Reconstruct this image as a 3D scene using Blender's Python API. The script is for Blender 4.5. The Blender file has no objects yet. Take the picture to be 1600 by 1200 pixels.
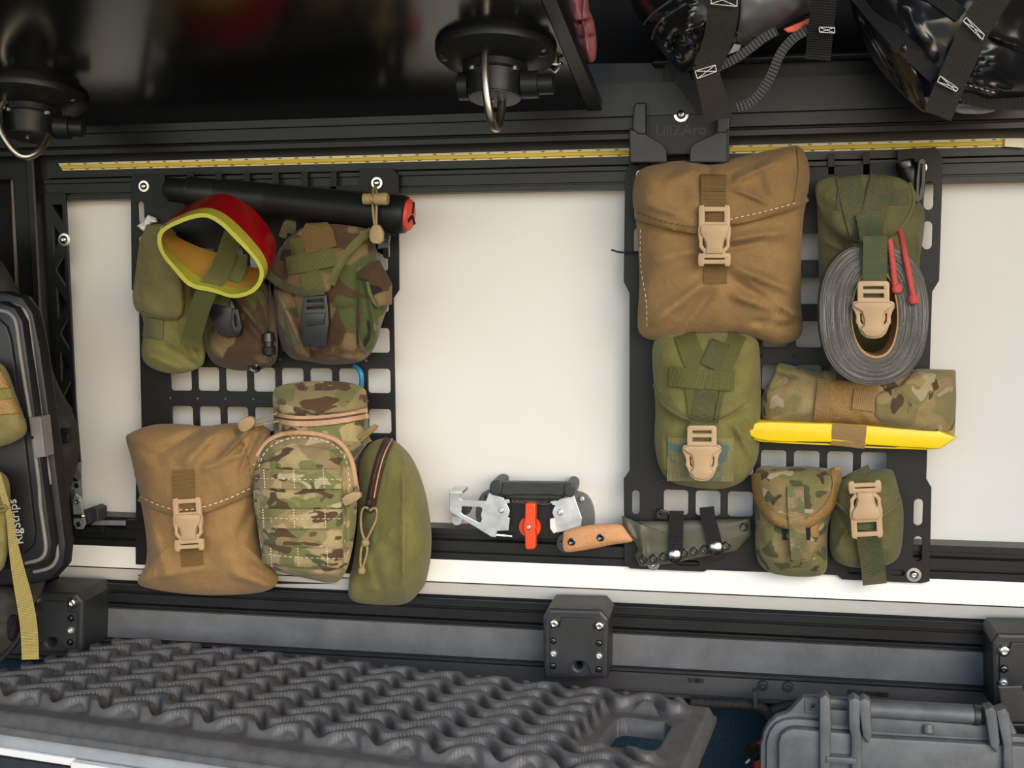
import bpy, bmesh, math, random
from mathutils import Vector, Matrix, noise as mn
random.seed(7)
scene = bpy.context.scene
COL = scene.collection

# ------------------------------------------------------------------ camera
F = 1850.0                                   # focal length in pixels of the 1600 x 1200 frame
U = Vector((9690, 106, -1850)).normalized()  # the wall's horizontal direction seen from the camera
Dn = Vector((167, 17000, 1850)); Dn = (Dn - U * U.dot(Dn)).normalized()
Nn = U.cross(Dn)
M3 = Matrix((U, Nn, -Dn))                    # camera (x right, y down, z forward) -> world
CAM = Vector((0.0, -1.4538, 0.85))
cd = bpy.data.cameras.new('camera')
cd.sensor_width = 36.0; cd.lens = F / 1600 * 36; cd.clip_start = 0.02; cd.clip_end = 500
camo = bpy.data.objects.new('camera', cd); COL.objects.link(camo)
R4 = (M3 @ Matrix(((1, 0, 0), (0, -1, 0), (0, 0, -1)))).to_4x4()
camo.matrix_world = Matrix.Translation(CAM) @ R4
scene.camera = camo

# ------------------------------------------------------------------ sky, sun, exposure
world = bpy.data.worlds.new('sky'); scene.world = world; world.use_nodes = True
wn = world.node_tree.nodes; wl = world.node_tree.links
sky = wn.new('ShaderNodeTexSky'); sky.sky_type = 'NISHITA'
sky.sun_disc = False; sky.sun_elevation = math.radians(31); sky.sun_rotation = math.radians(148)   # the same sun as the lamp below, over the open side behind the camera
sky.air_density = 1.1; sky.dust_density = 1.0; sky.ozone_density = 1.0
wl.new(sky.outputs[0], wn['Background'].inputs[0]); wn['Background'].inputs[1].default_value = 0.20
sd = bpy.data.lights.new('sun_offscreen', 'SUN'); sd.energy = 1.15; sd.angle = math.radians(50); sd.color = (1.0, 0.90, 0.76)
so = bpy.data.objects.new('sun_offscreen', sd); COL.objects.link(so)
so.rotation_euler = Vector((-0.62, 1.0, -0.707)).to_track_quat('-Z', 'Y').to_euler()
vs = scene.view_settings
vs.view_transform = 'Standard'; vs.look = 'None'; vs.gamma = 1.0; vs.use_curve_mapping = False; vs.exposure = 0.72
scene.display_settings.display_device = 'sRGB'

# ------------------------------------------------------------------ geometry helpers
def ray(px, py): return M3 @ Vector(((px - 800) / F, (py - 600) / F, 1.0))
def at(px, py, w=0.0):
    """point seen at a pixel, w metres in front of the white door panel"""
    r = ray(px, py); return CAM + r * ((-w - CAM.y) / r.y)
def atz(px, py, z):
    r = ray(px, py); return CAM + r * ((z - CAM.z) / r.z)
def zat(py, w=0.0, px=800): return at(px, py, w).z
def xat(px, w=0.0, py=600): return at(px, py, w).x
def Z(ox, oy, s): return lambda pts: [(ox + x / s, oy + y / s) for x, y in pts]
ZA = Z(180, 240, 3.2); ZB = Z(180, 570, 3.077); ZC = Z(960, 200, 2.963); ZD = Z(960, 520, 2.963)
ZE = Z(640, 720, 2.667); ZF = Z(0, 0, 2.963); ZG = Z(560, 0, 3.2); ZH = Z(960, 0, 2.5)
YA = Z(0, 220, 3.527); YB = Z(0, 540, 2.308); YC = Z(0, 960, 2.667); YD = Z(500, 920, 2.2857)
YE = Z(1050, 900, 2.909); YF = Z(1400, 180, 3.75)
X1 = Z(980, 0, 5.0); X2 = Z(1280, 0, 5.0); X3 = Z(0, 440, 3.75); X4 = Z(0, 720, 3.75)
X5 = Z(1160, 1040, 3.636); X6 = Z(680, 740, 5.714); X7 = Z(680, 30, 7.057); X8 = Z(0, 100, 8.0)

def root_loc(o):
    v = Vector((0, 0, 0))
    while o is not None: v += o.location; o = o.parent
    return v
def tag(o, label, cat, group=None, kind=None):
    if label: o['label'] = label
    if cat: o['category'] = cat
    if group: o['group'] = group
    if kind: o['kind'] = kind
    return o
def thing(name, label, cat, loc, group=None):
    o = bpy.data.objects.new(name, None); o.empty_display_size = 0.02; COL.objects.link(o)
    o.location = loc
    return tag(o, label, cat, group)
def mk(name, verts, faces, mat, parent=None, smooth=True, uvs=None, sharp=40, loc=None, kind=None):
    """one mesh object from world-space vertices"""
    if parent is None:
        base = Vector(loc) if loc is not None else sum((Vector(v) for v in verts), Vector()) / len(verts)
    else: base = root_loc(parent)
    me = bpy.data.meshes.new(name)
    me.from_pydata([tuple(Vector(v) - base) for v in verts], [], faces)
    bm = bmesh.new(); bm.from_mesh(me); bmesh.ops.recalc_face_normals(bm, faces=bm.faces); bm.to_mesh(me); bm.free()
    if uvs is not None:
        ul = me.uv_layers.new(name='UVMap')
        for l in me.loops: ul.data[l.index].uv = uvs[l.vertex_index]
    if smooth:
        me.polygons.foreach_set('use_smooth', [True] * len(me.polygons))
        if sharp: me.set_sharp_from_angle(angle=math.radians(sharp))
    o = bpy.data.objects.new(name, me); COL.objects.link(o)
    if parent is None: o.location = base
    else: o.parent = parent
    if mat: me.materials.append(MAT[mat])
    if kind: o['kind'] = kind
    return o
def copy_tree(o, parent=None):
    c = o.copy(); COL.objects.link(c); c.parent = parent
    for ch in o.children: copy_tree(ch, c)
    return c

def chaikin(p, n=2, closed=True):
    for _ in range(n):
        q = []
        m = len(p)
        for i in range(m if closed else m - 1):
            a, b = p[i], p[(i + 1) % m]
            q += [tuple(a[k] * .75 + b[k] * .25 for k in range(len(a))), tuple(a[k] * .25 + b[k] * .75 for k in range(len(a)))]
        if not closed: q = [p[0]] + q + [p[-1]]
        p = q
    return p
def resample(p, n, closed=True):
    q = list(p) + ([p[0]] if closed else [])
    L = [0.0]
    for i in range(1, len(q)): L.append(L[-1] + math.dist(q[i], q[i - 1]))
    out = []; j = 0; tot = L[-1]; k = n if closed else n - 1
    for i in range(n):
        s = tot * i / k
        while j < len(L) - 2 and L[j + 1] < s: j += 1
        d = L[j + 1] - L[j]; t = 0 if d < 1e-9 else (s - L[j]) / d
        out.append(tuple(q[j][c] * (1 - t) + q[j + 1][c] * t for c in range(len(q[j]))))
    return out

class Soft:
    """an inflated cloth shape whose outline is given in pixels at its rim"""
    def __init__(s, name, outline, mat, parent, w0=.04, side=.015, T=.02, p=3.0, q=.6, rd=2, folds=(), nz=(.0015, 28.0),
                 N=128, K=28, base=None, center=None, back=.94, uv=False, edge=0.0, loc=None, bulge=None):
        s.w0, s.side, s.T, s.p, s.q, s.folds, s.nz, s.base, s.edge, s.bulge = w0, side, T, p, q, folds, nz, base, edge, bulge
        o = resample(chaikin(outline, rd), N)
        s.c = center or (sum(a[0] for a in o) / N, sum(a[1] for a in o) / N)
        s.o = o
        tab = sorted((math.atan2(b - s.c[1], a - s.c[0]), math.hypot(a - s.c[0], b - s.c[1])) for a, b in o)
        s.tab = [(tab[-1][0] - 2 * math.pi, tab[-1][1])] + tab + [(tab[0][0] + 2 * math.pi, tab[0][1])]
        s.seed = (hash(name) % 1000) * .0 + len(name) * 3.7 + s.c[0] * .013
        V = []; Fc = []
        V.append(s.P(s.c[0], s.c[1]))
        for k in range(1, K + 1):
            r = 1 - (1 - k / K) ** 1.6
            for a, b in o: V.append(s.P(s.c[0] + (a - s.c[0]) * r, s.c[1] + (b - s.c[1]) * r, r))
        rim = V[-N:]
        cen = sum(rim, Vector()) / N
        for fr, sc in ((.55, 1.0), (.0, back)):
            for i, (a, b) in enumerate(o):
                bw = s.bw(a, b)
                w = bw + (-rim[i].y - bw) * fr
                if not fr and base is not None: w -= .003
                V.append(at(s.c[0] + (a - s.c[0]) * sc, s.c[1] + (b - s.c[1]) * sc, w))
        for i in range(N): Fc.append((0, 1 + i, 1 + (i + 1) % N))
        for k in range(K + 1):
            b0 = 1 + k * N
            for i in range(N): j = (i + 1) % N; Fc.append((b0 + i, b0 + N + i, b0 + N + j, b0 + j))
        Fc.append(tuple(range(1 + (K + 1) * N, 1 + (K + 2) * N)))
        s.obj = mk(name, V, Fc, mat, parent, sharp=None, loc=loc)
    def bw(s, px, py): return s.w0 if s.base is None else s.base(px, py) + s.w0
    def r(s, px, py):
        a = math.atan2(py - s.c[1], px - s.c[0]); d = math.hypot(px - s.c[0], py - s.c[1])
        t = s.tab; lo, hi = 0, len(t) - 1
        while hi - lo > 1:
            m = (lo + hi) // 2
            if t[m][0] <= a: lo = m
            else: hi = m
        f = (a - t[lo][0]) / max(1e-9, t[hi][0] - t[lo][0])
        return d / max(1e-6, t[lo][1] * (1 - f) + t[hi][1] * f)
    def h(s, px, py, r=None):
        if r is None: r = s.r(px, py)
        rr = min(r, 1.0)
        w = s.bw(px, py) + s.side + s.T * (1 - rr ** s.p) ** s.q
        if s.bulge: w += s.bulge(px, py) * (1 - rr ** 6)
        if s.edge: w += s.edge * math.exp(-((rr - .93) / .05) ** 2)
        fade = min(1.0, (1 - rr) * 6) if r < 1 else 0
        if s.nz[0]:
            v = Vector((px / s.nz[1] + s.seed, py / s.nz[1], s.seed))
            rg = .32 - abs(mn.noise(Vector((px / s.nz[1] * .8 + py / s.nz[1] * .5 + 31, py / s.nz[1] * .9 - px / s.nz[1] * .35, s.seed + 9))))
            w += s.nz[0] * (mn.noise(v) + .5 * mn.noise(v * 2.3) + 1.3 * rg) * (.35 + .65 * fade)
        for (x1, y1, x2, y2, amp, wd) in s.folds:
            dx, dy = x2 - x1, y2 - y1; L2 = dx * dx + dy * dy
            t = ((px - x1) * dx + (py - y1) * dy) / L2
            if -.1 < t < 1.1:
                d = abs((px - x1) * dy - (py - y1) * dx) / math.sqrt(L2)
                if d < wd * 3:
                    e = max(0, min(1, 4 * (t + .1) * (1.1 - t) / 1.44 * 1.6))
                    w += 1.6 * amp * math.exp(-(d / (wd * .8)) ** 2) * e
        return w
    def P(s, px, py, r=None): return at(px, py, s.h(px, py, r))
    def hc(s, px, py):
        """height clamped inside the outline, for straps that run over the edge"""
        return s.h(px, py)

def strap(name, path, width, mat, parent, h=None, lift=.002, t=.0018, step=5, rd=2, loc=None, across=2, jit=0, conform=True):
    """flat webbing: path of (px,py) lying on a surface h, or of (px,py,w) in free space"""
    p = chaikin([tuple(q) for q in path], rd, closed=False)
    L = sum(math.dist(p[i][:2], p[i + 1][:2]) for i in range(len(p) - 1))
    n = max(3, int(L / step)); p = resample(p, n, closed=False)
    ws = []
    for q in p: ws.append((h(q[0], q[1]) + lift) if h else q[2])
    sm = [sum(ws[max(0, i - 2):i + 3]) / len(ws[max(0, i - 2):i + 3]) for i in range(n)]
    ws = [max(a, b) if h else b for a, b in zip(ws, sm)]
    V = []; Fc = []; uv = []; vv = 0; m = across + 1
    for i, q in enumerate(p):
        a = p[max(0, i - 1)]; b = p[min(n - 1, i + 1)]
        dx, dy = b[0] - a[0], b[1] - a[1]; d = math.hypot(dx, dy) or 1
        wd = width if not callable(width) else width(i / (n - 1))
        c0 = at(q[0], q[1], ws[i])
        if i: vv += (c0 - pc).length
        pc = c0
        for side in (0, 1):
            for k in range(m):
                f = k / across - .5
                x, y = q[0] - dy / d * f * wd, q[1] + dx / d * f * wd
                V.append(at(x, y, (max(h(x, y) + lift, ws[i] - .012) if h and conform else ws[i]) - (t if side else 0) + (jit * math.sin(i * .7 + k) if jit else 0))); uv.append((f * wd / 1.3 / 1000, vv))
    s2 = 2 * m
    for i in range(n - 1):
        a, b = i * s2, (i + 1) * s2
        for k in range(across):
            Fc.append((a + k, a + k + 1, b + k + 1, b + k)); Fc.append((a + m + k, b + m + k, b + m + k + 1, a + m + k + 1))
        Fc.append((a, b, b + m, a + m)); Fc.append((a + across, a + m + across, b + m + across, b + across))
    for a in (0, (n - 1) * s2):
        for k in range(across): Fc.append((a + k, a + m + k, a + m + k + 1, a + k + 1))
    return mk(name, V, Fc, mat, parent, uvs=uv, sharp=50, loc=loc)

def plate(name, outline, w, t, mat, parent=None, holes=(), bevel=.0008, rd=0, loc=None, frame=None, sharp=8):
    """a flat plate cut from pixel outlines; its front face stands w metres in front of the wall, t metres thick.
    frame(x, y) maps outline points to (u, v) in metres when they are not pixels"""
    cu = bpy.data.curves.new(name, 'CURVE'); cu.dimensions = '2D'; cu.fill_mode = 'BOTH'
    fr = frame or (lambda x, y: ((lambda q: (q.x, q.z))(at(x, y, w))))
    o0 = [fr(*q) for q in (chaikin(outline, rd) if rd else outline)]
    cx = sum(q[0] for q in o0) / len(o0); cz = sum(q[1] for q in o0) / len(o0)
    for pts, r_ in [(o0, 0)] + [([fr(*q) for q in (chaikin(hh, rd) if rd else hh)], 0) for hh in holes]:
        sp = cu.splines.new('POLY'); sp.points.add(len(pts) - 1); sp.use_cyclic_u = True
        for i, (x, z) in enumerate(pts): sp.points[i].co = (x - cx, z - cz, 0, 1)
    cu.extrude = max(1e-5, t / 2 - bevel); cu.bevel_depth = bevel; cu.bevel_resolution = 1; cu.offset = -bevel * .0
    tmp = bpy.data.objects.new('tmp', cu)
    me = bpy.data.meshes.new_from_object(tmp)
    bpy.data.objects.remove(tmp); bpy.data.curves.remove(cu)
    V = [Vector((cx + v.co.x, -(w - t / 2) - v.co.z, cz + v.co.y)) for v in me.vertices]
    Fc = [tuple(p.vertices) for p in me.polygons]
    bpy.data.meshes.remove(me)
    bm = bmesh.new()
    vs_ = [bm.verts.new(v) for v in V]
    for f_ in Fc:
        try: bm.faces.new([vs_[i] for i in f_])
        except ValueError: pass
    bmesh.ops.remove_doubles(bm, verts=bm.verts, dist=1e-6)
    bm.verts.index_update()
    V = [v.co.copy() for v in bm.verts]; Fc = [tuple(v.index for v in f_.verts) for f_ in bm.faces]; bm.free()
    return mk(name, V, Fc, mat, parent, sharp=sharp, loc=loc)

def rrect(x0, y0, x1, y1, r, n=4):
    x0, x1 = min(x0, x1), max(x0, x1); y0, y1 = min(y0, y1), max(y0, y1); o = []
    for cx, cy, a0 in ((x1 - r, y1 - r, 0), (x0 + r, y1 - r, 90), (x0 + r, y0 + r, 180), (x1 - r, y0 + r, 270)):
        for i in range(n + 1):
            a = math.radians(a0 + 90 * i / n); o.append((cx + r * math.cos(a), cy + r * math.sin(a)))
    return o
def disc(cx, cy, rx, ry=None, n=20): ry = ry or rx; return [(cx + rx * math.cos(2 * math.pi * i / n), cy + ry * math.sin(2 * math.pi * i / n)) for i in range(n)]

def tube(name, pts, r, mat, parent=None, n=8, closed=False, loc=None, cap=True, squash=None):
    """round bar through world points; r number or list"""
    pts = [Vector(p) for p in pts]; m = len(pts); V = []; Fc = []
    up = None
    for i, p in enumerate(pts):
        a = pts[(i - 1) % m] if closed or i else pts[0]; b = pts[(i + 1) % m] if closed or i < m - 1 else pts[-1]
        d = (b - a).normalized()
        if up is None: up = d.orthogonal().normalized()
        up = (up - d * up.dot(d)); up = up.normalized() if up.length > 1e-6 else d.orthogonal().normalized()
        sdv = d.cross(up); rr = r[i] if isinstance(r, (list, tuple)) else r
        for k in range(n):
            t = 2 * math.pi * k / n; V.append(p + (up * math.cos(t) + sdv * math.sin(t)) * rr)
    for i in range(m if closed else m - 1):
        a, b = i * n, ((i + 1) % m) * n
        for k in range(n): j = (k + 1) % n; Fc.append((a + k, a + j, b + j, b + k))
    if not closed and cap: Fc.append(tuple(range(n))); Fc.append(tuple(range((m - 1) * n, m * n)))
    return mk(name, V, Fc, mat, parent, sharp=60, loc=loc)
def lathe(name, prof, o, ax, mat, parent=None, n=28, loc=None, sharp=35, capped=True):
    """profile of (distance along the axis, radius)"""
    o = Vector(o); ax = Vector(ax).normalized(); e = ax.orthogonal().normalized(); g = ax.cross(e); V = []; Fc = []
    for s_, r_ in prof:
        for k in range(n): t = 2 * math.pi * k / n; V.append(o + ax * s_ + (e * math.cos(t) + g * math.sin(t)) * max(r_, 1e-5))
    for i in range(len(prof) - 1):
        for k in range(n): j = (k + 1) % n; Fc.append((i * n + k, i * n + j, i * n + n + j, i * n + n + k))
    if capped: Fc.append(tuple(range(n))); Fc.append(tuple(range((len(prof) - 1) * n, len(prof) * n)))
    return mk(name, V, Fc, mat, parent, sharp=sharp, loc=loc)
def prism(name, prof, x0, x1, mat, parent=None, loc=None, xdir=None):
    """profile of (w, z) swept along x"""
    m = len(prof); V = [Vector((x, -w, z)) for x in (x0, x1) for w, z in prof]
    Fc = [(i, (i + 1) % m, m + (i + 1) % m, m + i) for i in range(m)] + [tuple(range(m)), tuple(range(m, 2 * m))]
    return mk(name, V, Fc, mat, parent, smooth=False, loc=loc)
def box(name, lo, hi, mat, parent=None, bev=.002, loc=None, M=None, seg=1):
    bm = bmesh.new(); bmesh.ops.create_cube(bm, size=1)
    for v in bm.verts:
        v.co = Vector((lo[i] + (hi[i] - lo[i]) * (v.co[i] + .5) for i in range(3)))
    if bev: bmesh.ops.bevel(bm, geom=bm.edges[:], offset=bev, segments=seg, affect='EDGES', profile=.5)
    bm.verts.index_update()
    V = [(M @ v.co if M else v.co.copy()) for v in bm.verts]; Fc = [tuple(v.index for v in f_.verts) for f_ in bm.faces]; bm.free()
    return mk(name, V, Fc, mat, parent, sharp=30, loc=loc)
def struct(o, label=None):
    o['kind'] = 'structure'
    if label: o['label'] = label
    return o
def bolt(parent, px, py, w, rpx, mat='steel', name='bolt', ax=(0, -1, 0), p3=None, washer=True, rm=None):
    """button head screw with a hex socket"""
    p = Vector(p3) if p3 is not None else at(px, py, w); r = rm or rpx / 1.3 / 1000
    pr = [(0, r * 1.55), (r * .18, r * 1.55), (r * .2, r), (r * .55, r * .92), (r * .85, r * .6), (r * .9, r * .42), (r * .55, r * .36), (r * .5, 0)] if washer else \
         [(0, r), (r * .35, r), (r * .7, r * .75), (r * .8, r * .45), (r * .4, r * .4), (r * .38, 0)]
    return lathe(name, pr, p, ax, mat, parent, n=14)
def text_mesh(name, txt, M, size, depth, mat, parent=None, loc=None):
    cu = bpy.data.curves.new(name, 'FONT'); cu.body = txt; cu.size = size; cu.extrude = depth; cu.align_x = 'CENTER'; cu.align_y = 'CENTER'
    tmp = bpy.data.objects.new('tmp', cu); me = bpy.data.meshes.new_from_object(tmp)
    V = [M @ v.co for v in me.vertices]; Fc = [tuple(p.vertices) for p in me.polygons]
    bpy.data.objects.remove(tmp); bpy.data.meshes.remove(me)
    return mk(name, V, Fc, mat, parent, smooth=False, loc=loc)
WALLM = Matrix(((1, 0, 0, 0), (0, 0, -1, 0), (0, 1, 0, 0), (0, 0, 0, 1)))   # text plane -> facing the camera side

# ------------------------------------------------------------------ materials
MAT = {}
def newmat(name):
    m = bpy.data.materials.new(name); m.use_nodes = True; MAT[name] = m
    return m, m.node_tree.nodes, m.node_tree.links, m.node_tree.nodes['Principled BSDF']
def coords(n, l, kind='Object', scale=(1, 1, 1), off=(0, 0, 0), rot=(0, 0, 0)):
    tc = n.new('ShaderNodeTexCoord'); mp = n.new('ShaderNodeMapping')
    mp.inputs['Scale'].default_value = scale; mp.inputs['Location'].default_value = off; mp.inputs['Rotation'].default_value = rot
    l.new(tc.outputs[kind], mp.inputs[0]); return mp.outputs[0]
def ntex(n, l, vec, scale, detail=2, rough=.5, dist=0):
    t = n.new('ShaderNodeTexNoise'); t.inputs['Scale'].default_value = scale; t.inputs['Detail'].default_value = detail
    t.inputs['Roughness'].default_value = rough; t.inputs['Distortion'].default_value = dist
    l.new(vec, t.inputs['Vector']); return t.outputs['Fac']
def ramp(n, l, fac, stops, interp='LINEAR'):
    r = n.new('ShaderNodeValToRGB'); r.color_ramp.interpolation = interp
    e = r.color_ramp.elements
    while len(e) < len(stops): e.new(.5)
    for i, (p, c) in enumerate(stops): e[i].position = p; e[i].color = (*c, 1) if len(c) == 3 else c
    l.new(fac, r.inputs[0]); return r.outputs[0]
def mixc(n, l, fac, a, b, mode='MIX'):
    m = n.new('ShaderNodeMix'); m.data_type = 'RGBA'; m.blend_type = mode
    for s_, v in ((m.inputs[0], fac), (m.inputs[6], a), (m.inputs[7], b)):
        if isinstance(v, (int, float)): s_.default_value = v
        elif isinstance(v, tuple): s_.default_value = (*v, 1)
        else: l.new(v, s_)
    return m.outputs[2]
def bump(n, l, b, hts, normal=None):
    prev = None
    for h_, strength, dist in hts:
        bn = n.new('ShaderNodeBump'); bn.inputs['Strength'].default_value = strength; bn.inputs['Distance'].default_value = dist
        l.new(h_, bn.inputs['Height'])
        if prev is not None: l.new(prev, bn.inputs['Normal'])
        prev = bn.outputs[0]
    l.new(prev, b.inputs['Normal'])
def sc(*c):
    f = lambda v: (v / 255 / 12.92) if v <= 10 else ((v / 255 + .055) / 1.055) ** 2.4
    return tuple(f(v) for v in c)
def simple(name, col, rough=.5, metal=0., var=.12, vs_=30., bs=0, bd=.0004, bstr=.4, spec=.5, coat=0, sheen=0, trans=0):
    m, n, l, b = newmat(name); v = coords(n, l)
    f_ = ntex(n, l, v, vs_, 4, .6)
    c2 = tuple(min(1, x * (1 + var)) for x in col); c1 = tuple(x * (1 - var) for x in col)
    l.new(ramp(n, l, f_, [(.3, c1), (.7, c2)]), b.inputs['Base Color'])
    b.inputs['Roughness'].default_value = rough; b.inputs['Metallic'].default_value = metal
    b.inputs['Specular IOR Level'].default_value = spec; b.inputs['Coat Weight'].default_value = coat
    b.inputs['Sheen Weight'].default_value = sheen; b.inputs['Transmission Weight'].default_value = trans
    if bs: bump(n, l, b, [(ntex(n, l, v, bs, 2), bstr, bd)])
    return m
def weave(n, l, v, scale=1300.):
    w1 = n.new('ShaderNodeTexWave'); w1.bands_direction = 'X'; w1.inputs['Scale'].default_value = scale / 6.28 * 1.0; w1.inputs['Distortion'].default_value = 1.5
    w2 = n.new('ShaderNodeTexWave'); w2.bands_direction = 'Z'; w2.inputs['Scale'].default_value = scale / 6.28 * 1.0; w2.inputs['Distortion'].default_value = 1.5
    l.new(v, w1.inputs[0]); l.new(v, w2.inputs[0])
    a = n.new('ShaderNodeMath'); a.operation = 'MAXIMUM'; l.new(w1.outputs['Fac'], a.inputs[0]); l.new(w2.outputs['Fac'], a.inputs[1])
    return a.outputs[0]
def cloth(name, col, var=.18, rough=.85, layers=(), wr=.6, off=(0, 0, 0)):
    """woven cloth; layers are printed camouflage: (colour, scale, threshold, stretch xyz, offset)"""
    m, n, l, b = newmat(name); v = coords(n, l, off=off)
    col = tuple(x * .84 for x in col); layers = [(tuple(x * .84 for x in q[0]), *q[1:]) for q in layers]
    c1 = tuple(x * (1 - var) for x in col); c2 = tuple(x * (1 + var) for x in col)
    c = ramp(n, l, ntex(n, l, v, 22, 4, .65), [(.3, c1), (.7, c2)])
    for i, (lc, s_, th, st, of) in enumerate(layers):
        vv = coords(n, l, scale=st, off=of)
        msk = ramp(n, l, ntex(n, l, vv, s_, 1.5, .45, .5), [(th - .008, (0, 0, 0)), (th + .008, (1, 1, 1))])
        c = mixc(n, l, msk, c, lc)
    wv = weave(n, l, v)
    spk = ntex(n, l, v, 900, 2, .6)
    c = mixc(n, l, .28, c, ramp(n, l, spk, [(.3, (.25, .25, .25)), (.7, (.8, .8, .8))]), 'OVERLAY')
    l.new(c, b.inputs['Base Color'])
    b.inputs['Roughness'].default_value = rough; b.inputs['Specular IOR Level'].default_value = .2; b.inputs['Sheen Weight'].default_value = .15
    bump(n, l, b, [(ntex(n, l, v, 45, 3, .55, .8), wr, .0035), (wv, .25, .0004), (spk, .25, .0004)])
    return m
def webbing(name, col, col2=None, rib=1.6, rough=.75, contrast=.45, patch=None):
    col = tuple(x * .9 for x in col); col2 = col2 and tuple(x * .9 for x in col2)
    m, n, l, b = newmat(name); v = coords(n, l, 'UV')
    w = n.new('ShaderNodeTexWave'); w.bands_direction = 'Y'; w.inputs['Scale'].default_value = 314.16 / rib; w.inputs['Distortion'].default_value = .6
    w.inputs['Detail'].default_value = 1; w.inputs['Detail Scale'].default_value = 3
    w2 = n.new('ShaderNodeTexWave'); w2.bands_direction = 'X'; w2.inputs['Scale'].default_value = 314.16 / rib; w2.inputs['Distortion'].default_value = .6
    l.new(v, w.inputs[0]); l.new(v, w2.inputs[0])
    a = n.new('ShaderNodeMath'); a.operation = 'ADD'; l.new(w.outputs['Fac'], a.inputs[0])
    a2 = n.new('ShaderNodeMath'); a2.operation = 'MULTIPLY'; a2.inputs[1].default_value = .35; l.new(w2.outputs['Fac'], a2.inputs[0]); l.new(a2.outputs[0], a.inputs[1])
    dark = tuple(x * (1 - contrast) for x in col); lite = tuple(x * (1 + contrast * .6) for x in (col2 or col))
    c = ramp(n, l, a.outputs[0], [(.15, dark), (1.1 if False else .95, lite)])
    if patch:
        vo = coords(n, l)
        c = mixc(n, l, ramp(n, l, ntex(n, l, vo, 55, 2), [(.5, (0, 0, 0)), (.56, (1, 1, 1))]), c, patch)
    l.new(c, b.inputs['Base Color']); b.inputs['Roughness'].default_value = rough; b.inputs['Specular IOR Level'].default_value = .25
    bump(n, l, b, [(a.outputs[0], .5, .0008)])
    return m
simple('white_panel', (.80, .79, .77), .32, var=.02, vs_=3, bs=350, bd=.0002, bstr=.12, spec=.4)
simple('black_coat', (.010, .011, .012), .42, var=.2, bs=900, bd=.0002, bstr=.3, spec=.35)
simple('black_rail', (.013, .014, .016), .37, var=.25, vs_=12, bs=1200, bd=.0001, bstr=.2, spec=.35)
simple('black_gloss', (.008, .009, .010), .16, var=.1, vs_=3, bs=5, bd=.002, bstr=.03)
simple('black_matte', (.008, .008, .009), .8, var=.2, spec=.25)
simple('panel_steel', (.011, .0115, .013), .5, spec=.35, var=.15, vs_=14, bs=1400, bd=.0002, bstr=.3)
simple('grey_plastic', (.115, .120, .130), .52, var=.2, vs_=25, bs=1100, bd=.0005, bstr=.7)
simple('dark_plastic', (.026, .028, .032), .45, var=.2, bs=1000, bd=.0003, bstr=.4)
simple('case_plastic', (.095, .105, .118), .5, var=.25, vs_=35, bs=700, bd=.0004, bstr=.4)
simple('case_black', (.012, .012, .014), .4, var=.2, bs=900, bd=.0002, bstr=.4)
simple('case_rim', (.20, .185, .18), .45, var=.15)
simple('rubber', (.085, .086, .091), .43, var=.25, vs_=60, bs=1100, bd=.0004, bstr=.6, spec=.5)
simple('carpet_blue', (.016, .036, .062), .95, var=.4, vs_=500, bs=900, bd=.001, bstr=.9, spec=.1)
simple('aluminium', (.55, .55, .54), .38, .9, var=.1, vs_=20)
simple('sill_paint', (.86, .85, .83), .3, var=.03)
simple('drawer_white', (.74, .76, .79), .4, var=.04, bs=500, bd=.0002, bstr=.2)
simple('drawer_grey', (.30, .33, .37), .5, var=.1)
simple('drawer_dark', (.030, .036, .044), .35, var=.2)
simple('steel', (.72, .70, .66), .22, 1.0, var=.08)
simple('steel_dark', (.10, .10, .11), .3, 1.0, var=.15)
simple('steel_warm', (.50, .46, .40), .3, 1.0, var=.15)
simple('zinc', (.66, .69, .72), .34, .75, var=.22, vs_=60, bs=80, bd=.0006, bstr=.15)
simple('hinge_grey', (.16, .17, .165), .5, var=.1)
simple('red_knob', (.80, .072, .018), .35, var=.06)
simple('orange_tag', (.90, .12, .05), .5, var=.05)
simple('buckle_tan', (.50, .335, .19), .42, var=.06, spec=.5)
simple('buckle_black', (.016, .016, .018), .3, var=.2)
simple('cord_tan', (.33, .24, .12), .8, var=.25, vs_=300, bs=700, bd=.0006, bstr=.8)
simple('cord_red', (.55, .085, .075), .8, var=.15, vs_=300, bs=800, bd=.0006, bstr=.8)
simple('cord_dark', (.05, .04, .03), .8, var=.2, vs_=200)
simple('cord_black', (.012, .012, .013), .7, var=.3, vs_=400, bs=500, bd=.0008, bstr=.9)
simple('toggle_tan', (.38, .27, .13), .5, var=.1)
simple('zip_brown', (.085, .05, .04), .5, var=.15)
simple('zip_tan', (.55, .33, .19), .65, var=.12, vs_=200)
simple('trim_tan', (.42, .27, .12), .8, var=.15, vs_=120)
simple('thread_pale', (.72, .65, .45), .8, var=.1)
simple('thread_white', (.80, .80, .80), .8, var=.05)
simple('thread_brown', (.13, .08, .03), .8, var=.1)
simple('velcro_tan', (.36, .22, .085), 1.0, var=.3, vs_=600, bs=700, bd=.0012, bstr=1.0, spec=.1)
simple('yellow_plastic', (.93, .66, .008), .35, var=.04)
simple('black_print', (.02, .02, .02), .5)
simple('kydex', (.085, .084, .058), .48, var=.14, vs_=40, bs=1300, bd=.0003, bstr=.5)
simple('micarta', (.60, .30, .13), .6, var=.14, vs_=400, bs=900, bd=.0003, bstr=.4)
simple('glove_pink', (.32, .105, .115), .7, var=.15, vs_=60)
simple('led_yellow', (.86, .66, .07), .55, var=.05)
simple('led_white', (.86, .80, .60), .5, var=.03)
simple('led_brown', (.32, .12, .05), .5, var=.2)
simple('paper_white', (.80, .80, .78), .6, var=.05)
simple('blue_plastic', (.02, .22, .42), .35)
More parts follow.
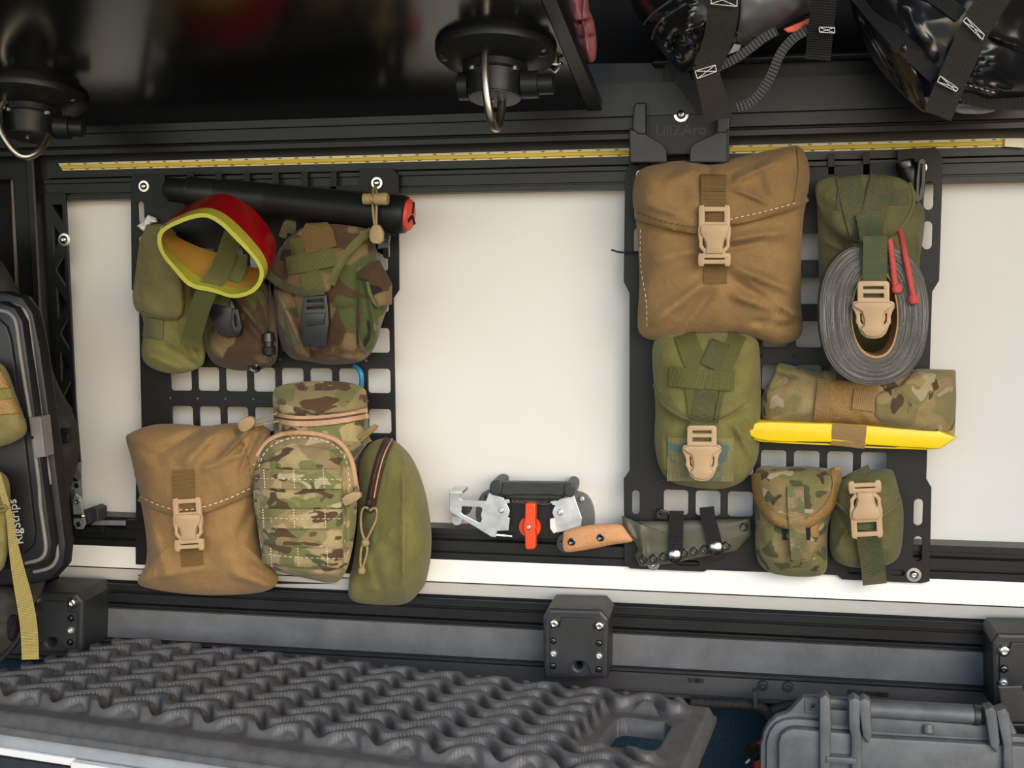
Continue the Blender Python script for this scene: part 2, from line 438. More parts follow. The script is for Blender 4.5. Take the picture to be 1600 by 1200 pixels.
simple('card', (.50, .28, .12), .8, var=.15)
simple('red_lens', (.45, .01, .012), .25)
simple('vinyl_black', (.012, .012, .013), .22, var=.3, vs_=10, bs=6, bd=.006, bstr=.2, spec=.6)
simple('vinyl_grey', (.10, .10, .11), .38, var=.35, vs_=12, bs=16, bd=.008, bstr=.35)
simple('vinyl_pale', (.30, .28, .27), .45, var=.4, vs_=40)
simple('cloth_black', (.030, .026, .022), .85, var=.25, vs_=60, bs=900, bd=.0006, bstr=.6)
simple('strip_grey', (.23, .20, .185), .6, var=.15)
simple('ground_tan', (.34, .31, .27), .9, var=.2, vs_=2)
simple('red_end', (.75, .06, .04), .5, var=.05)
simple('pen_black', (.012, .012, .013), .3)
for nm, c, ro in (('plastic_red_clear', (.62, .012, .018), .22), ('plastic_yellow_clear', (.82, .80, .10), .2), ('plastic_amber_clear', (.86, .52, .10), .3)):
    m, n, l, b = newmat(nm); v = coords(n, l)
    l.new(ramp(n, l, ntex(n, l, v, 14, 2), [(.3, tuple(x * .85 for x in c)), (.7, c)]), b.inputs['Base Color'])
    b.inputs['Roughness'].default_value = ro; b.inputs['Transmission Weight'].default_value = .45; b.inputs['IOR'].default_value = 1.35
    b.inputs['Subsurface Weight'].default_value = .0

cloth('coyote', (.345, .207, .085), .16)
cloth('olive', (.130, .130, .042), .2)
cloth('olive_bright', (.225, .208, .066), .18)
cloth('olive_grey', (.215, .190, .078), .2, wr=.5)
cloth('olive_sage', (.150, .142, .058), .2)
cloth('olive_left', (.26, .22, .075), .2)
cloth('olive_hem', (.150, .155, .060), .2, wr=.2)
MC = [((.33, .25, .125), 17, .50, (1, 1, 1.3), (3, 1, 7)), ((.215, .215, .082), 20, .555, (1, 1, 1.5), (9, 4, 2)), ((.115, .115, .052), 34, .625, (.8, 1, 1.7), (1, 8, 5)),
      ((.115, .068, .036), 44, .615, (.55, 1, 1.35), (6, 2, 9)), ((.52, .44, .29), 46, .655, (.65, 1, 1.4), (2, 6, 4))]
cloth('multicam', (.46, .365, .185), .18, layers=MC, wr=.45)
cloth('multicam_b', (.46, .365, .185), .18, layers=[(c, s, th, st, (o[0] + 2.6, o[1] + 1, o[2] + 1.7)) for c, s, th, st, o in MC], wr=.3)
cloth('multicam_dark', (.28, .205, .095), .18, wr=.45, layers=[((.20, .19, .075), 20, .50, (1, 1, 1.3), (3, 1, 7)), ((.090, .095, .040), 34, .56, (1, 1, 1.4), (9, 4, 2)),
      ((.075, .046, .026), 50, .63, (1, 1, .8), (6, 2, 9)), ((.46, .38, .24), 48, .66, (.8, 1, 1.4), (2, 6, 4))])
cloth('multicam_flap', (.28, .205, .095), .18, wr=.45, layers=[((.20, .19, .075), 20, .53, (1, 1, 1.3), (5, 1, 3)), ((.090, .095, .040), 34, .59, (1, 1, 1.4), (2, 4, 6)), ((.075, .046, .026), 50, .63, (1, 1, .8), (1, 2, 4)), ((.46, .38, .24), 44, .64, (.8, 1, 1.4), (7, 6, 1))])
cloth('multicam_roll', (.36, .270, .125), .16, wr=.5, layers=[((.27, .225, .095), 18, .52, (1, 1, 1), (3, 1, 7)), ((.095, .065, .034), 40, .645, (1.25, 1, .75), (6, 2, 9)), ((.47, .38, .22), 44, .66, (1.2, 1, .8), (2, 6, 4))])
WL = [((.090, .050, .026), 15, .50, (1, 1, 1), (2, 5, 8)), ((.090, .110, .035), 17, .575, (1, 1, 1), (7, 1, 3)), ((.022, .019, .017), 19, .645, (1, 1, 1.2), (5, 9, 1))]
cloth('woodland_b', (.235, .160, .078), .18, layers=[(c, s, th, st, (o[0] + 3.3, o[1], o[2] + 2.1)) for c, s, th, st, o in WL])
cloth('woodland', (.235, .160, .078), .18, layers=WL)
webbing('web_coyote', (.205, .125, .045), contrast=.55)
webbing('web_olive', (.135, .135, .045), contrast=.5)
webbing('web_sage', (.115, .115, .052), contrast=.5, rib=1.8)
webbing('web_green', (.110, .112, .055), (.13, .12, .06), contrast=.5, rib=2.2, patch=(.085, .100, .05))
webbing('web_print', (.30, .26, .12), contrast=.4, patch=(.12, .19, .17))
webbing('web_tan_print', (.34, .24, .12), contrast=.35, patch=(.16, .16, .08))
webbing('web_black', (.017, .017, .018), contrast=.5, rib=2.6)
webbing('web_brown', (.034, .029, .025), contrast=.35, rib=1.6)
webbing('web_grey', (.062, .062, .066), contrast=.75, rib=3.6)
webbing('web_yellow', (.40, .32, .11), contrast=.5, rib=2.0)
webbing('elastic_tan', (.36, .22, .10), contrast=.3, rib=2.0)
# duct tape end grain
m, n, l, b = newmat('tape_edge'); v = coords(n, l, 'UV')
w_ = n.new('ShaderNodeTexNoise'); w_.noise_dimensions = '2D'; w_.inputs['Scale'].default_value = 1.0; w_.inputs['Detail'].default_value = 3
mp = coords(n, l, 'UV', scale=(6, 130, 1)); l.new(mp, w_.inputs['Vector'])
mp2 = coords(n, l, 'UV', scale=(40, 40, 1)); w2_ = ntex(n, l, mp2, 1, 3)
c = ramp(n, l, w_.outputs['Fac'], [(.34, (.035, .034, .030)), (.52, (.090, .085, .074)), (.62, (.20, .19, .17)), (.70, (.55, .53, .50))])
l.new(mixc(n, l, ramp(n, l, w2_, [(.66, (0, 0, 0)), (.72, (1, 1, 1))]), c, (.50, .49, .47)), b.inputs['Base Color'])
b.inputs['Roughness'].default_value = .5; bump(n, l, b, [(w_.outputs['Fac'], .6, .0008)])
simple('tape_side', (.10, .085, .045), .4, var=.15)
# ================================================================== the setting
XL, XR = -1.45, 1.0
P8 = lambda y, w: zat(y, w, 1068)
# ground outside, bed floor, dark shell of the canopy
g = struct(mk('ground', [(-9, -12, -.75), (9, -12, -.75), (9, 6, -.75), (-9, 6, -.75)], [(0, 1, 2, 3)], 'ground_tan', smooth=False))
struct(box('floor', (XL, -1.05, -.03), (XR, .10, 0.0), 'black_matte', bev=0))
struct(box('wall_outer', (XL, .012, 0), (XR, .04, 1.62), 'black_matte', bev=0))
struct(box('wall_left_unseen', (XL - .03, -.95, 0), (XL, .04, 1.62), 'black_matte', bev=0))  # unseen end wall, added to keep side sky light out
struct(box('wall_right_unseen', (XR, -.95, 0), (XR + .03, .04, 1.62), 'black_matte', bev=0))  # unseen too, added against sky light from the right
struct(box('wall_back', (xat(102, 0, 308), .0, zat(905, 0)), (XR, .012, zat(270, 0)), 'white_panel', bev=0), None)

# canopy beam over the door
zc = zat(178, .075)
beam = [(.0, zc + .03), (.075, zc + .03), (.075, zat(187, .075)), (.068, zat(189, .068)), (.068, zat(208, .068)), (.05, zat(210, .05)), (.05, zat(213, .05)),
        (.060, zat(214, .06)), (.060, zat(222, .06)), (.022, zat(221, .022)), (.022, zat(261, .022)), (.0, zat(261, .0))]
struct(prism('trim_1', beam, XL, XR, 'black_rail'))
dz = lambda y, w=.03: zat(y, w)
top = [(.0, dz(262)), (.024, dz(262)), (.030, dz(264)), (.030, dz(270)), (.027, dz(271.5)), (.027, dz(287)), (.0255, dz(288)), (.0255, dz(290)), (.030, dz(291)), (.030, dz(299)), (.0, dz(299))]
struct(prism('trim_2', top, xat(70, .03, 300), XR, 'black_rail'))
bot = [(.0, dz(829)), (.030, dz(829)), (.030, dz(838)), (.024, dz(840)), (.024, dz(846)), (.032, dz(848)), (.032, dz(862)), (.027, dz(863)), (.027, dz(866)), (.032, dz(867)), (.032, dz(876)),
       (.028, dz(877)), (.028, dz(884)), (.0, dz(884))]
struct(prism('trim_3', bot, xat(104, .03, 850), XR, 'black_rail'))
# pale sill under the door
sill = [(.0, P8(889, .0)), (.030, P8(889, .030)), (.040, P8(926, .040)), (.045, P8(927, .045)), (.0, P8(927, .045))]
s_ = struct(prism('trim_4', sill, xat(86, .04, 900), XR, 'sill_paint'))
struct(prism('trim_5', [(.0, P8(927, .045)), (.045, P8(927, .045)), (.030, P8(946, .030)), (.0, P8(946, .030))], xat(86, .04, 900), XR, 'sill_paint'))
# black base rail of the canopy on the bed side
rail = [(.0, P8(943, .03)), (.030, P8(946, .03)), (.030, P8(951, .03)), (.052, P8(953, .052)), (.054, P8(955, .054)), (.054, P8(964, .054)), (.051, P8(965, .051)), (.051, P8(967, .051)),
        (.060, P8(969, .06)), (.060, P8(984, .06)), (.054, P8(986, .054)), (.058, P8(988, .058)), (.058, P8(991, .058)), (.050, P8(992, .05)), (.050, P8(995, .05)), (.0, P8(995, .05))]
struct(prism('trim_6', rail, XL, XR, 'black_rail'))
struct(prism('trim_7', [(.0, P8(996, .056)), (.056, P8(996, .056)), (.056, P8(1045, .056)), (.0, P8(1045, .056))], XL, XR, 'grey_plastic'))
cap = [(.0, P8(1045.5, .05)), (.050, P8(1045.5, .05)), (.050, P8(1048, .05)), (.064, P8(1049, .064)), (.064, P8(1053, .064)), (.058, P8(1055, .058)), (.062, P8(1084, .062)), (.072, P8(1086, .072)), (.072, P8(1091, .072)),
       (.05, P8(1094, .05)), (.0, P8(1094, .05))]
tr8 = struct(prism('trim_8', cap, XL, XR, 'dark_plastic'))
# blue carpeted bed side
for i, (a, b) in enumerate(((XL, xat(1080, .03, 1150)), (xat(1083, .03, 1150), XR))):
    struct(box('wall_bed_side' if i == 0 else 'wall_bed_side.001', (a, -.035, 0), (b, .0, P8(1093, .04)), 'carpet_blue', bev=.004))

# ceiling plate, tilted up towards the open side
CE0 = Vector((0, -.07, zc + .001)); CN = Vector((0, math.sin(math.radians(12)), math.cos(math.radians(12))))
def at_ceil(px, py, off=0.0):
    r = ray(px, py); p0 = CE0 - CN * off
    return CAM + r * ((p0 - CAM).dot(CN) / r.dot(CN))
def ceil_poly(name, corners, t, mat, parent=None):
    V = [Vector(c) for c in corners] + [Vector(c) + CN * t for c in corners]; m = len(corners)
    return mk(name, V, [tuple(range(m)), tuple(range(m, 2 * m))] + [(i, (i + 1) % m, m + (i + 1) % m, m + i) for i in range(m)], mat, parent, smooth=False)
def along(a, b, y):   # point on the line a-b at depth y
    t = (y - a.y) / (b.y - a.y); return a + (b - a) * t
e0, e1 = at_ceil(845, 0), at_ceil(912, 160)
o0, o1 = at_ceil(870, 0), at_ceil(936, 160)
YF_, YB_ = -1.42, -.065  # front edge lengthened out of view to shade the upper wall
onp = lambda x, y: Vector((x, y, CE0.z - (y - CE0.y) * CN.y / CN.z))
struct(ceil_poly('ceiling', [onp(XL, YB_), along(e0, e1, YB_), along(e0, e1, YF_), onp(XL, YF_)], .012, 'black_gloss'))
d6 = CN * -.0015
bar = struct(ceil_poly('trim_9', [along(e0, e1, YB_) + d6 + Vector((.0015, 0, 0)), along(o0, o1, YB_) + d6, along(o0, o1, YF_) + d6, along(e0, e1, YF_) + d6 + Vector((.0015, 0, 0))], .012, 'black_coat'))
struct(box('ceiling_upper_unseen', (XL, -1.42, 1.60), (XR, .04, 1.63), 'black_matte', bev=0))  # unseen roof, added to block light from above
# moulded dark panel above the beam on the right
up = struct(plate('wall_upper', [(905, 100), (1700, 90), (1700, 190), (905, 190)], .040, .03, 'black_rail', bevel=.002))
struct(box('trim_10', (xat(1020, .03, 90), -.055, zat(97, .05, 1200)), (XR, -.03, zat(86, .05, 1200)), 'dark_plastic', bev=.003))
plate('moulding', rrect(1038, 104, 1085, 153, 8), .046, .008, 'black_coat', up, holes=[rrect(1049, 110, 1084, 144, 5)], bevel=.001)

# left corner post, grey strip and truss plate
struct(box('trim_11', (xat(44, .0, 500) , -.02, .45), (xat(70, .03, 300) , -.0, zc), 'black_rail', bev=.003))
struct(box('trim_12', (xat(70, .03, 300) - .02, -.040, .45), (xat(70, .03, 300) - .0085, -.0, zc), 'black_rail', bev=.002))
struct(mk('trim_13', [at(*p, w) for w in (.005, -.008) for p in ((15, 240), (36, 240), (46, 500), (26, 500))], [(0, 1, 2, 3), (4, 5, 6, 7), (0, 1, 5, 4), (1, 2, 6, 5), (2, 3, 7, 6), (3, 0, 4, 7)], 'strip_grey', smooth=False))
tp = thing('truss_plate', 'black metal plate with a row of triangular cut-outs at the door edge', 'plate', at(95, 460, .03))
tri = YA([(280, 350), (343, 350), (347, 465)]), YA([(287, 443), (330, 515), (297, 640)]), YA([(355, 622), (302, 708), (365, 815)]), YA([(308, 800), (370, 893), (318, 995)]), \
      YA([(373, 970), (328, 1062), (385, 1163)]), X3([(350, 400), (412, 490), (357, 602)]), X3([(415, 575), (362, 680), (430, 770)]), [(118, 665), (113, 690), (120, 715)]
plate('plate_body', YA([(246, 290), (357, 290), (400, 1195)]) + X3([(440, 730), (478, 1200), (388, 1200)]) + [(93, 600)] + YA([(300, 1195)]), .034, .004, 'black_coat', tp, holes=tri, bevel=.0006)
bolt(tp, *YA([(355, 545)])[0], .034, 7, 'steel')

# ------------------------------------------------------------------ led strip
sx0, sx1 = xat(96, .026, 257), xat(1572, .026, 220)
zt, zb = zat(236, .026), zat(248.5, .026)
ls = thing('led_strip', 'long thin yellow led strip under the canopy beam', 'led strip', (sx0, -.022, zb))
mk('backing', [(x, -w, z) for w in (.0215, .0235) for x, z in ((sx0 - .006, zt), (sx1, zt), (sx1, zb), (sx0, zb))], [(0, 1, 2, 3), (4, 5, 6, 7), (0, 1, 5, 4), (1, 2, 6, 5), (2, 3, 7, 6), (3, 0, 4, 7)], 'led_white', ls, smooth=False)
hz = zt - zb
V = []; Fc = []
prof = [(.0235, zb + hz * .16), (.0255, zb + hz * .24), (.0262, zb + hz * .42), (.0255, zb + hz * .60), (.0235, zb + hz * .70)]
o = prism('phosphor_bead', prof, sx0 - .001, sx1, 'led_yellow', ls)
nx = 52; pitch = (sx1 - sx0) / nx; chip = None
for i in range(nx):
    for top_, xo, w_, h_ in ((1, .010, .0042, .0013), (0, .013, .0038, .0011)):
        x = sx0 + i * pitch + xo; z = (zt - .0014) if top_ else (zb + .0012)
        if chip is None:
            chip = box('resistor', (x - w_ / 2, -.0246, z - h_ / 2), (x + w_ / 2, -.0234, z + h_ / 2), 'led_brown', ls, bev=0); c0 = (x, z)
        else:
            c = chip.copy(); COL.objects.link(c); c.location = (x - c0[0], 0, z - c0[1])
end = mk('connector', [at(*p, w) for w in (.03, .022) for p in ((1570, 216), (1600, 216), (1600, 231), (1570, 229))], [(0, 1, 2, 3), (4, 5, 6, 7), (0, 1, 5, 4), (1, 2, 6, 5), (2, 3, 7, 6), (3, 0, 4, 7)], 'led_white', ls, smooth=False)

# ------------------------------------------------------------------ perforated panels
def molle(label, outline, fingers, cell0, ncol, slots, bolts, w=.038, extra=()):
    t = thing('pegboard', label, 'board', at(outline[0][0], outline[0][1], w - .003), 'perforated gear panels on the door')
    uv = lambda x, y: (lambda q: (q.x, q.z))(at(x, y, w))
    o = [uv(*p) for p in outline]
    c = uv(*cell0); holes = []
    zs = [p[1] for p in o]; zlo, zhi = min(zs), max(zs)
    k = -12
    rows = []
    for k in range(-12, 13):
        z = c[1] + k * .0508
        if zlo + .035 < z - .016 and z + .016 < zhi - .045: rows.append(z)
    for z in rows:
        for i in range(ncol): holes.append(rrect(c[0] + i * .0381 - .0150, z - .0158, c[0] + i * .0381 + .0150, z + .0158, .004, 2))
    for i, z in enumerate(rows[:-1]):
        for j in range(ncol): holes.append(disc(c[0] + j * .0381 - .0165, z + .0254, .0022, n=8))
    for s_ in slots:
        (x0, y0), (x1, y1) = uv(s_[0], s_[1]), uv(s_[2], s_[3]); holes.append(rrect(x0, y0, x1, y1, min(abs(x1 - x0), abs(y1 - y0)) * .49, 4))
    ident = lambda x, y: (x, y)
    plate('panel_sheet', o, w, .003, 'panel_steel', t, holes=holes, bevel=.0004, frame=ident)
    for (x0, y0, x1, y1) in fingers:
        plate('finger', [(x0, y0), (x1, y0), (x1, y1), (x0, y1)], w, .003, 'panel_steel', t, bevel=.0004)
    for b in bolts: bolt(t, b[0], b[1], w, b[2])
    return t
lp = ZA([(78, 125), (95, 103), (245, 103), (245, 190), (1222, 160), (1222, 77), (1385, 74), (1414, 110), (1418, 680), (1390, 722)]) + [(617, 640), (620, 830), (629, 842), (628, 905), (600, 912), (230, 912), (212, 895), (213, 700), (222, 690), (217, 470), (206, 452)]
fing = []
for x in (375, 515, 655, 800, 945, 1090): fing.append(ZA([(x - 14, 92)]) [0] + ZA([(x + 14, 200)])[0])
molle('black perforated metal panel behind the red and yellow sleeve', lp, fing, (282.7, 592), 8,
      [ZA([(110, 237)])[0] + ZA([(148, 350)])[0], ZA([(112, 410)])[0] + ZA([(150, 520)])[0], ZA([(1336, 410)])[0] + ZA([(1375, 525)])[0], ZA([(1330, 235)])[0] + ZA([(1370, 345)])[0]],
      [(225, 291, 6), (589, 286, 6)])
rp = [(977, 275), (983, 258), (1000, 256), (1284, 262), (1403, 252), (1403, 234), (1461, 231), (1473, 248), (1467, 438), (1456, 456), (1447, 748), (1455, 762), (1452, 908), (1440, 911), (1316, 905), (1308, 898), (1108, 888), (1100, 893), (985, 888), (976, 880), (975, 748), (984, 735), (984, 458), (975, 440)]
fing = [ZC([(990, 122)])[0] + ZC([(1018, 215)])[0], ZC([(1152, 115)])[0] + ZC([(1182, 215)])[0]]
molle('black perforated metal panel behind the duct tape roll and knife', rp, fing, (1056.2, 785), 7,
      [ZC([(1433, 247)])[0] + ZC([(1478, 380)])[0], ZC([(1426, 430)])[0] + ZC([(1472, 563)])[0], ZD([(80, 727)])[0] + ZD([(118, 843)])[0], ZD([(1386, 767)])[0] + ZD([(1428, 895)])[0], ZD([(1384, 940)])[0] + ZD([(1424, 1062)])[0],
       ZD([(280, 1050)])[0] + ZD([(395, 1083)])[0], ZD([(1080, 1090)])[0] + ZD([(1160, 1120)])[0], ZD([(1270, 1095)])[0] + ZD([(1345, 1128)])[0], ZC([(90, 300)])[0] + ZC([(128, 430)])[0], ZC([(88, 460)])[0] + ZC([(126, 580)])[0]],
      [(1428, 898, 7), (1064 - 43, 882, 6), (1438, 262, 6)])

# ------------------------------------------------------------------ rubber mat on the drawers
zm = .362
A0, A1 = atz(186, 992, zm), atz(1120, 1094, zm)
ea = (A1 - A0).normalized(); eb = Vector((ea.y, -ea.x, 0)); LA = (A1 - A0).length
nr = atz(600, 1186, zm); LB = (nr - A0).dot(eb) + .012
hl, hr = [( (atz(x, y, zm) - A0).dot(ea), (atz(x, y, zm) - A0).dot(eb)) for x, y in ((1000, 1118), (985, 1154))]
na, nb = 330, 190; V = []; Fc = []
hx0, hx1 = LA - .092, LA - .036
hy0, hy1 = LB * .24, LB * .54
def sst(x): x = max(0., min(1., x)); return x * x * (3 - 2 * x)
def mat_h(a, b):
    ph = b / .0272 + .40 * math.sin(2 * math.pi * a / .058)
    s = .5 + .5 * math.cos(2 * math.pi * ph)
    rib = sst((s - .22) / .5)
    # the valleys are filled except for a pit where each wave turns
    pit = .5 + .5 * math.cos(2 * math.pi * (a / .058 - .5))
    rib = max(rib, .45 * (1 - sst((pit - .35) / .4)))
    m = sst((a - .016) / .016) * sst((LA - .022 - a) / .012) * sst((b - .008) / .010) * sst((LB - .030 - b) / .014)
    dx = max(hx0 - a, a - hx1, 0); dy = max(hy0 - b, b - hy1, 0); dd = math.hypot(dx, dy)
    hm = sst((dd - .012) / .012)
    e = sst(min(a, LA - a) / .008) * sst(b / .008) * sst((LB - b) / .016)
    return -.012 + .012 * e + .0135 * rib * m * hm - .004 * (1 - hm) * 0
for i in range(na + 1):
    for j in range(nb + 1):
        a, b = LA * i / na, LB * j / nb
        V.append(A0 + ea * (a - .45 * b * (1 - a / LA)) + eb * b + Vector((0, 0, mat_h(a, b) - .006)))
def inhole(i, j):
    a, b = LA * (i + .5) / na, LB * (j + .5) / nb; r = .012
    dx = max(hx0 + r - a, a - hx1 + r, 0); dy = max(hy0 + r - b, b - hy1 + r, 0)
    return math.hypot(dx, dy) < r
quads = set((i, j) for i in range(na) for j in range(nb) if not inhole(i, j))
vid = lambda i, j: i * (nb + 1) + j
for i, j in quads: Fc.append((vid(i, j), vid(i + 1, j), vid(i + 1, j + 1), vid(i, j + 1)))
low = {}
def lo_(k):
    if k not in low:
        low[k] = len(V); v = V[k].copy(); v.z = zm - .026; V.append(v)
    return low[k]
for i in range(na):
    for j in range(nb):
        if (i, j) in quads:
            for (di, dj, p, q) in ((-1, 0, (i, j), (i, j + 1)), (1, 0, (i + 1, j + 1), (i + 1, j)), (0, -1, (i + 1, j), (i, j)), (0, 1, (i, j + 1), (i + 1, j + 1))):
                if (i + di, j + dj) not in quads: Fc.append((vid(*p), vid(*q), lo_(vid(*q)), lo_(vid(*p))))
mt = thing('rubber_mat', 'thick grey rubber mat with wavy ribs and a hand hole, on the drawer unit', 'mat', A0 + Vector((0, 0, -.026)))
mk('ribbed_sheet', V, Fc, 'rubber', mt, sharp=None)

# drawer unit under the mat
dt = zm - .026
MD = Matrix.Translation(Vector((A0.x, A0.y, 0))) @ Matrix(((ea.x, eb.x, 0, 0), (ea.y, eb.y, 0, 0), (0, 0, 1, 0), (0, 0, 0, 1)))
dr = thing('drawer_unit', 'pale grey drawer unit with white fronts under the rubber mat', 'drawers', MD @ Vector((LA * .4, LB, .0)))
fb = LB - .012
box('body', (.03, .02, .0), (LA - .13, fb - .004, dt - .001), 'drawer_grey', dr, M=MD, bev=.003)
box('top_edge', (-.12, fb - .006, dt - .020), (LA - .13, fb + .004, dt - .0015), 'drawer_grey', dr, M=MD, bev=.003)
pa = lambda px, py: (atz(px, py, dt - .035) - A0).dot(ea)
xs = pa(160, 1178), pa(492, 1195)
for nm, x0, x1, mtl, z1 in (('white_strip', -.12, xs[0], 'drawer_white', dt - .020),):
    box(nm, (x0, fb - .004, dt - .028), (x1, fb + .005, z1), mtl, dr, M=MD, bev=.001)
box('drawer_front', (-.12, fb - .004, .02), (xs[0] - .002, fb + .008, dt - .030), 'drawer_dark', dr, M=MD, bev=.003)
box('drawer_front', (xs[0], fb - .004, .02), (xs[1] - .002, fb + .010, dt - .022), 'drawer_white', dr, M=MD, bev=.003)
box('drawer_front', (xs[1] + .002, fb - .004, .02), (LA - .13, fb + .010, dt - .022), 'drawer_white', dr, M=MD, bev=.003)
# ================================================================== hard fittings
# ---- clamp brackets on the base rail
def bracket(label, fx0, fy0, fx1, fy1, w, slant, hole, screws, sidew, topw, lit):
    """front face given by its pixel corners"""
    t = thing('clamp_bracket', label, 'bracket', at((fx0 + fx1) / 2, fy1, .055), 'clamp brackets along the base rail')
    c = 10
    g = lambda y: slant * 0
    outer = [(fx0, fy0 + c), (fx0 + c * .7, fy0), (fx1 - c * .9, fy0 + 2), (fx1, fy0 + c + 2), (fx1 - 2, fy1), (fx0 + 2, fy1)]
    plate('body', outer, w, w - .045, 'dark_plastic', t, bevel=.004, holes=[disc(hole[0], hole[1] - 5, 11)])
    inner = [(fx0 + 7, fy0 + 26), (fx0 + 22, fy0 + 24), (fx0 + 25, fy0 + 9), (fx1 - 24, fy0 + 11), (fx1 - 22, fy0 + 26), (fx1 - 7, fy0 + 28), (fx1 - 8, fy1 - 3), (hole[0] + 19, fy1 - 3), (hole[0] + 17, hole[1] - 4), (hole[0] + 8, hole[1] - 13), (hole[0] - 8, hole[1] - 13), (hole[0] - 17, hole[1] - 4), (hole[0] - 18, fy1 - 3), (fx0 + 8, fy1 - 3)]
    fp = plate('face_plate', inner, w + .003, .0032, 'dark_plastic', t, bevel=.0006)
    for (x, y, r, m) in screws:
        bolt(t, x, y, w + .0005 if r > 6.5 else w + .003, r, m, 'screw', washer=r > 6.5 and False)
    bolt(t, hole[0] + 1, hole[1] + 1, .062, 6, 'zinc', 'adjuster_bolt')
    return t
sc_ = lambda L: [(*YD([(x, y)])[0], r, m) for x, y, r, m in L]
bracket('black clamp bracket with six screws beside the mat, on the base rail', 853, 957, 946, 1056, .110, 0, (904, 1045),
        sc_([(838, 123, 8, 'steel'), (999, 131, 8, 'steel'), (834, 185, 5, 'steel_dark'), (997, 193, 5, 'steel_dark'), (834, 231, 5.5, 'zinc'), (997, 239, 5.5, 'zinc'), (833, 275, 5, 'steel_dark'), (996, 287, 5, 'steel_dark')]), 12, 8, 0)
sx4 = lambda L: [(*X4([(x, y)])[0], r, m) for x, y, r, m in L]
bracket('black clamp bracket behind the hanging yellow webbing strap', 42, 930, 126, 1016, .118, 0, (80, 1008),
        sx4([(210, 822, 8, 'steel'), (431, 830, 9, 'steel'), (418, 922, 5.5, 'steel_dark'), (417, 992, 6, 'zinc'), (413, 1062, 5.5, 'steel_dark'), (200, 910, 4, 'zinc')]), 0, 0, 0)
sx5 = lambda L: [(*YE([(x, y)])[0], r, m) for x, y, r, m in L]
bracket('black clamp bracket behind the grey equipment case hinge', 1556, 996, 1652, 1105, .110, 0, (1606, 1090),
        sx5([(1508, 338, 9, 'steel'), (1508, 421, 6, 'steel_dark'), (1506, 483, 6, 'zinc')]), 0, 0, 0)
for p in ((1192, 1071, 9), (1231, 1073, 9)):
    lathe('rail_rivet', [(0, p[2] / 1300), (.003, p[2] / 1300 * .9), (.0035, p[2] / 1300 * .4), (.0015, p[2] / 1300 * .35), (.001, 0)], at(p[0], p[1], .058), (0, -1, 0), 'dark_plastic', tr8, n=18)
text_mesh('stamped_number', '31801', Matrix.Translation(at(1088, 1064, .0625)) @ WALLM, .008, .0004, 'black_matte', tr8)
text_mesh('stamped_number', 'EG:760|04800', Matrix.Translation(at(1357, 1084, .0625)) @ WALLM @ Matrix.Rotation(math.radians(-1.5), 4, 'Z'), .008, .0004, 'black_matte', tr8)

# ---- swivelling tie-down mounts under the ceiling plate
def mount(label, base, rot, scale, hoop):
    t = thing('tie_down_mount', label, 'mount', base, 'tie-down mounts under the ceiling plate')
    dn = -CN; s = scale
    q = dn.to_track_quat('Z', 'Y').to_matrix()
    ex = Vector((1, 0, 0)); ex = (ex - dn * ex.dot(dn)).normalized()
    ex = Matrix.Rotation(rot, 3, dn) @ ex; ey = dn.cross(ex)
    L = lambda x, y, z: base + (ex * x + ey * y + dn * z) * s
    def part(nm, prof, o, ax, m, n=32, sh=35): return lathe(nm, [(a * s, b * s) for a, b in prof], o, ax, m, t, n=n, sharp=sh)
    part('flange', [(-.0008, .0735), (.004, .0745), (.010, .073), (.016, .066), (.021, .054), (.024, .046), (.024, 0)], base, dn, 'black_coat', 48)
    part('collar', [(.02, .040), (.032, .040), (.034, .038), (.034, 0)], base, dn, 'black_coat')
    part('housing', [(.03, .036), (.058, .0335), (.0615, .0325), (.062, .031), (.062, .0)], base, dn, 'black_coat', 40)
    part('end_face', [(.061, .0315), (.0630, .0315), (.0635, .030), (.0635, 0)], base, dn, 'dark_plastic', 40)
    part('pin', [(.062, .003), (.066, .003), (.0665, 0)], L(-.004, 0, .0), dn, 'steel', 10)
    for a in range(4):
        bx, by = .036 * math.cos(a * 1.5708 + .65), .036 * math.sin(a * 1.5708 + .65)
        part('screw', [(0, .0055), (.002, .0055), (.004, .004), (.0045, 0)], L(bx, by, .033), dn, 'steel', 10)
    for sgn in (-1, 1):
        part('ear', [(0, .008), (.002, .009), (.007, .008), (.009, .004), (.009, 0)], L(sgn * .060, .018, .010), dn, 'black_coat', 12)
    # side barrel
    part('barrel', [(0, .0165), (.020, .0165), (.0205, .0125), (.038, .0125), (.039, .011), (.039, 0)], L(.034, 0, .047), ex, 'black_coat', 24)
    part('side_boss', [(0, .017), (.012, .017), (.013, .015), (.013, 0)], L(-.032, 0, .046), -ex, 'black_coat', 24)
    # steel hoop hanging over the end face
    hp = [L(*h) for h in hoop]
    tube('hoop', chaikin([tuple(h) for h in hp], 2, closed=False), .0054 * s, 'steel_warm', t, n=10)
    return t
m1 = at_ceil(775, 76)
mount('round black tie-down mount with steel hoop near the ceiling plate edge', m1, 0, .82,
      [(-.004, .040, .020), (-.004, .045, .034), (-.001, .045, .066), (.003, .038, .094), (.0055, .022, .107), (.007, .002, .100), (.007, -.008, .080), (.007, -.012, .064)])
m2 = at_ceil(52, 146)
mount('round black tie-down mount with pointed steel hoop above the corner post', m2, math.radians(-14), .82,
      [(-.024, .034, .022), (-.030, .042, .036), (-.029, .042, .062), (-.010, .040, .092), (.006, .036, .104), (.022, .028, .092), (.028, .018, .074), (.028, .012, .062)])
wb = thing('wing_nut', 'small bright metal wing nut screwed into the ceiling plate', 'nut', at_ceil(868, 92))
lathe('stud', [(0, .004), (.006, .004), (.007, 0)], at_ceil(868, 92), -CN, 'steel', wb, n=10)
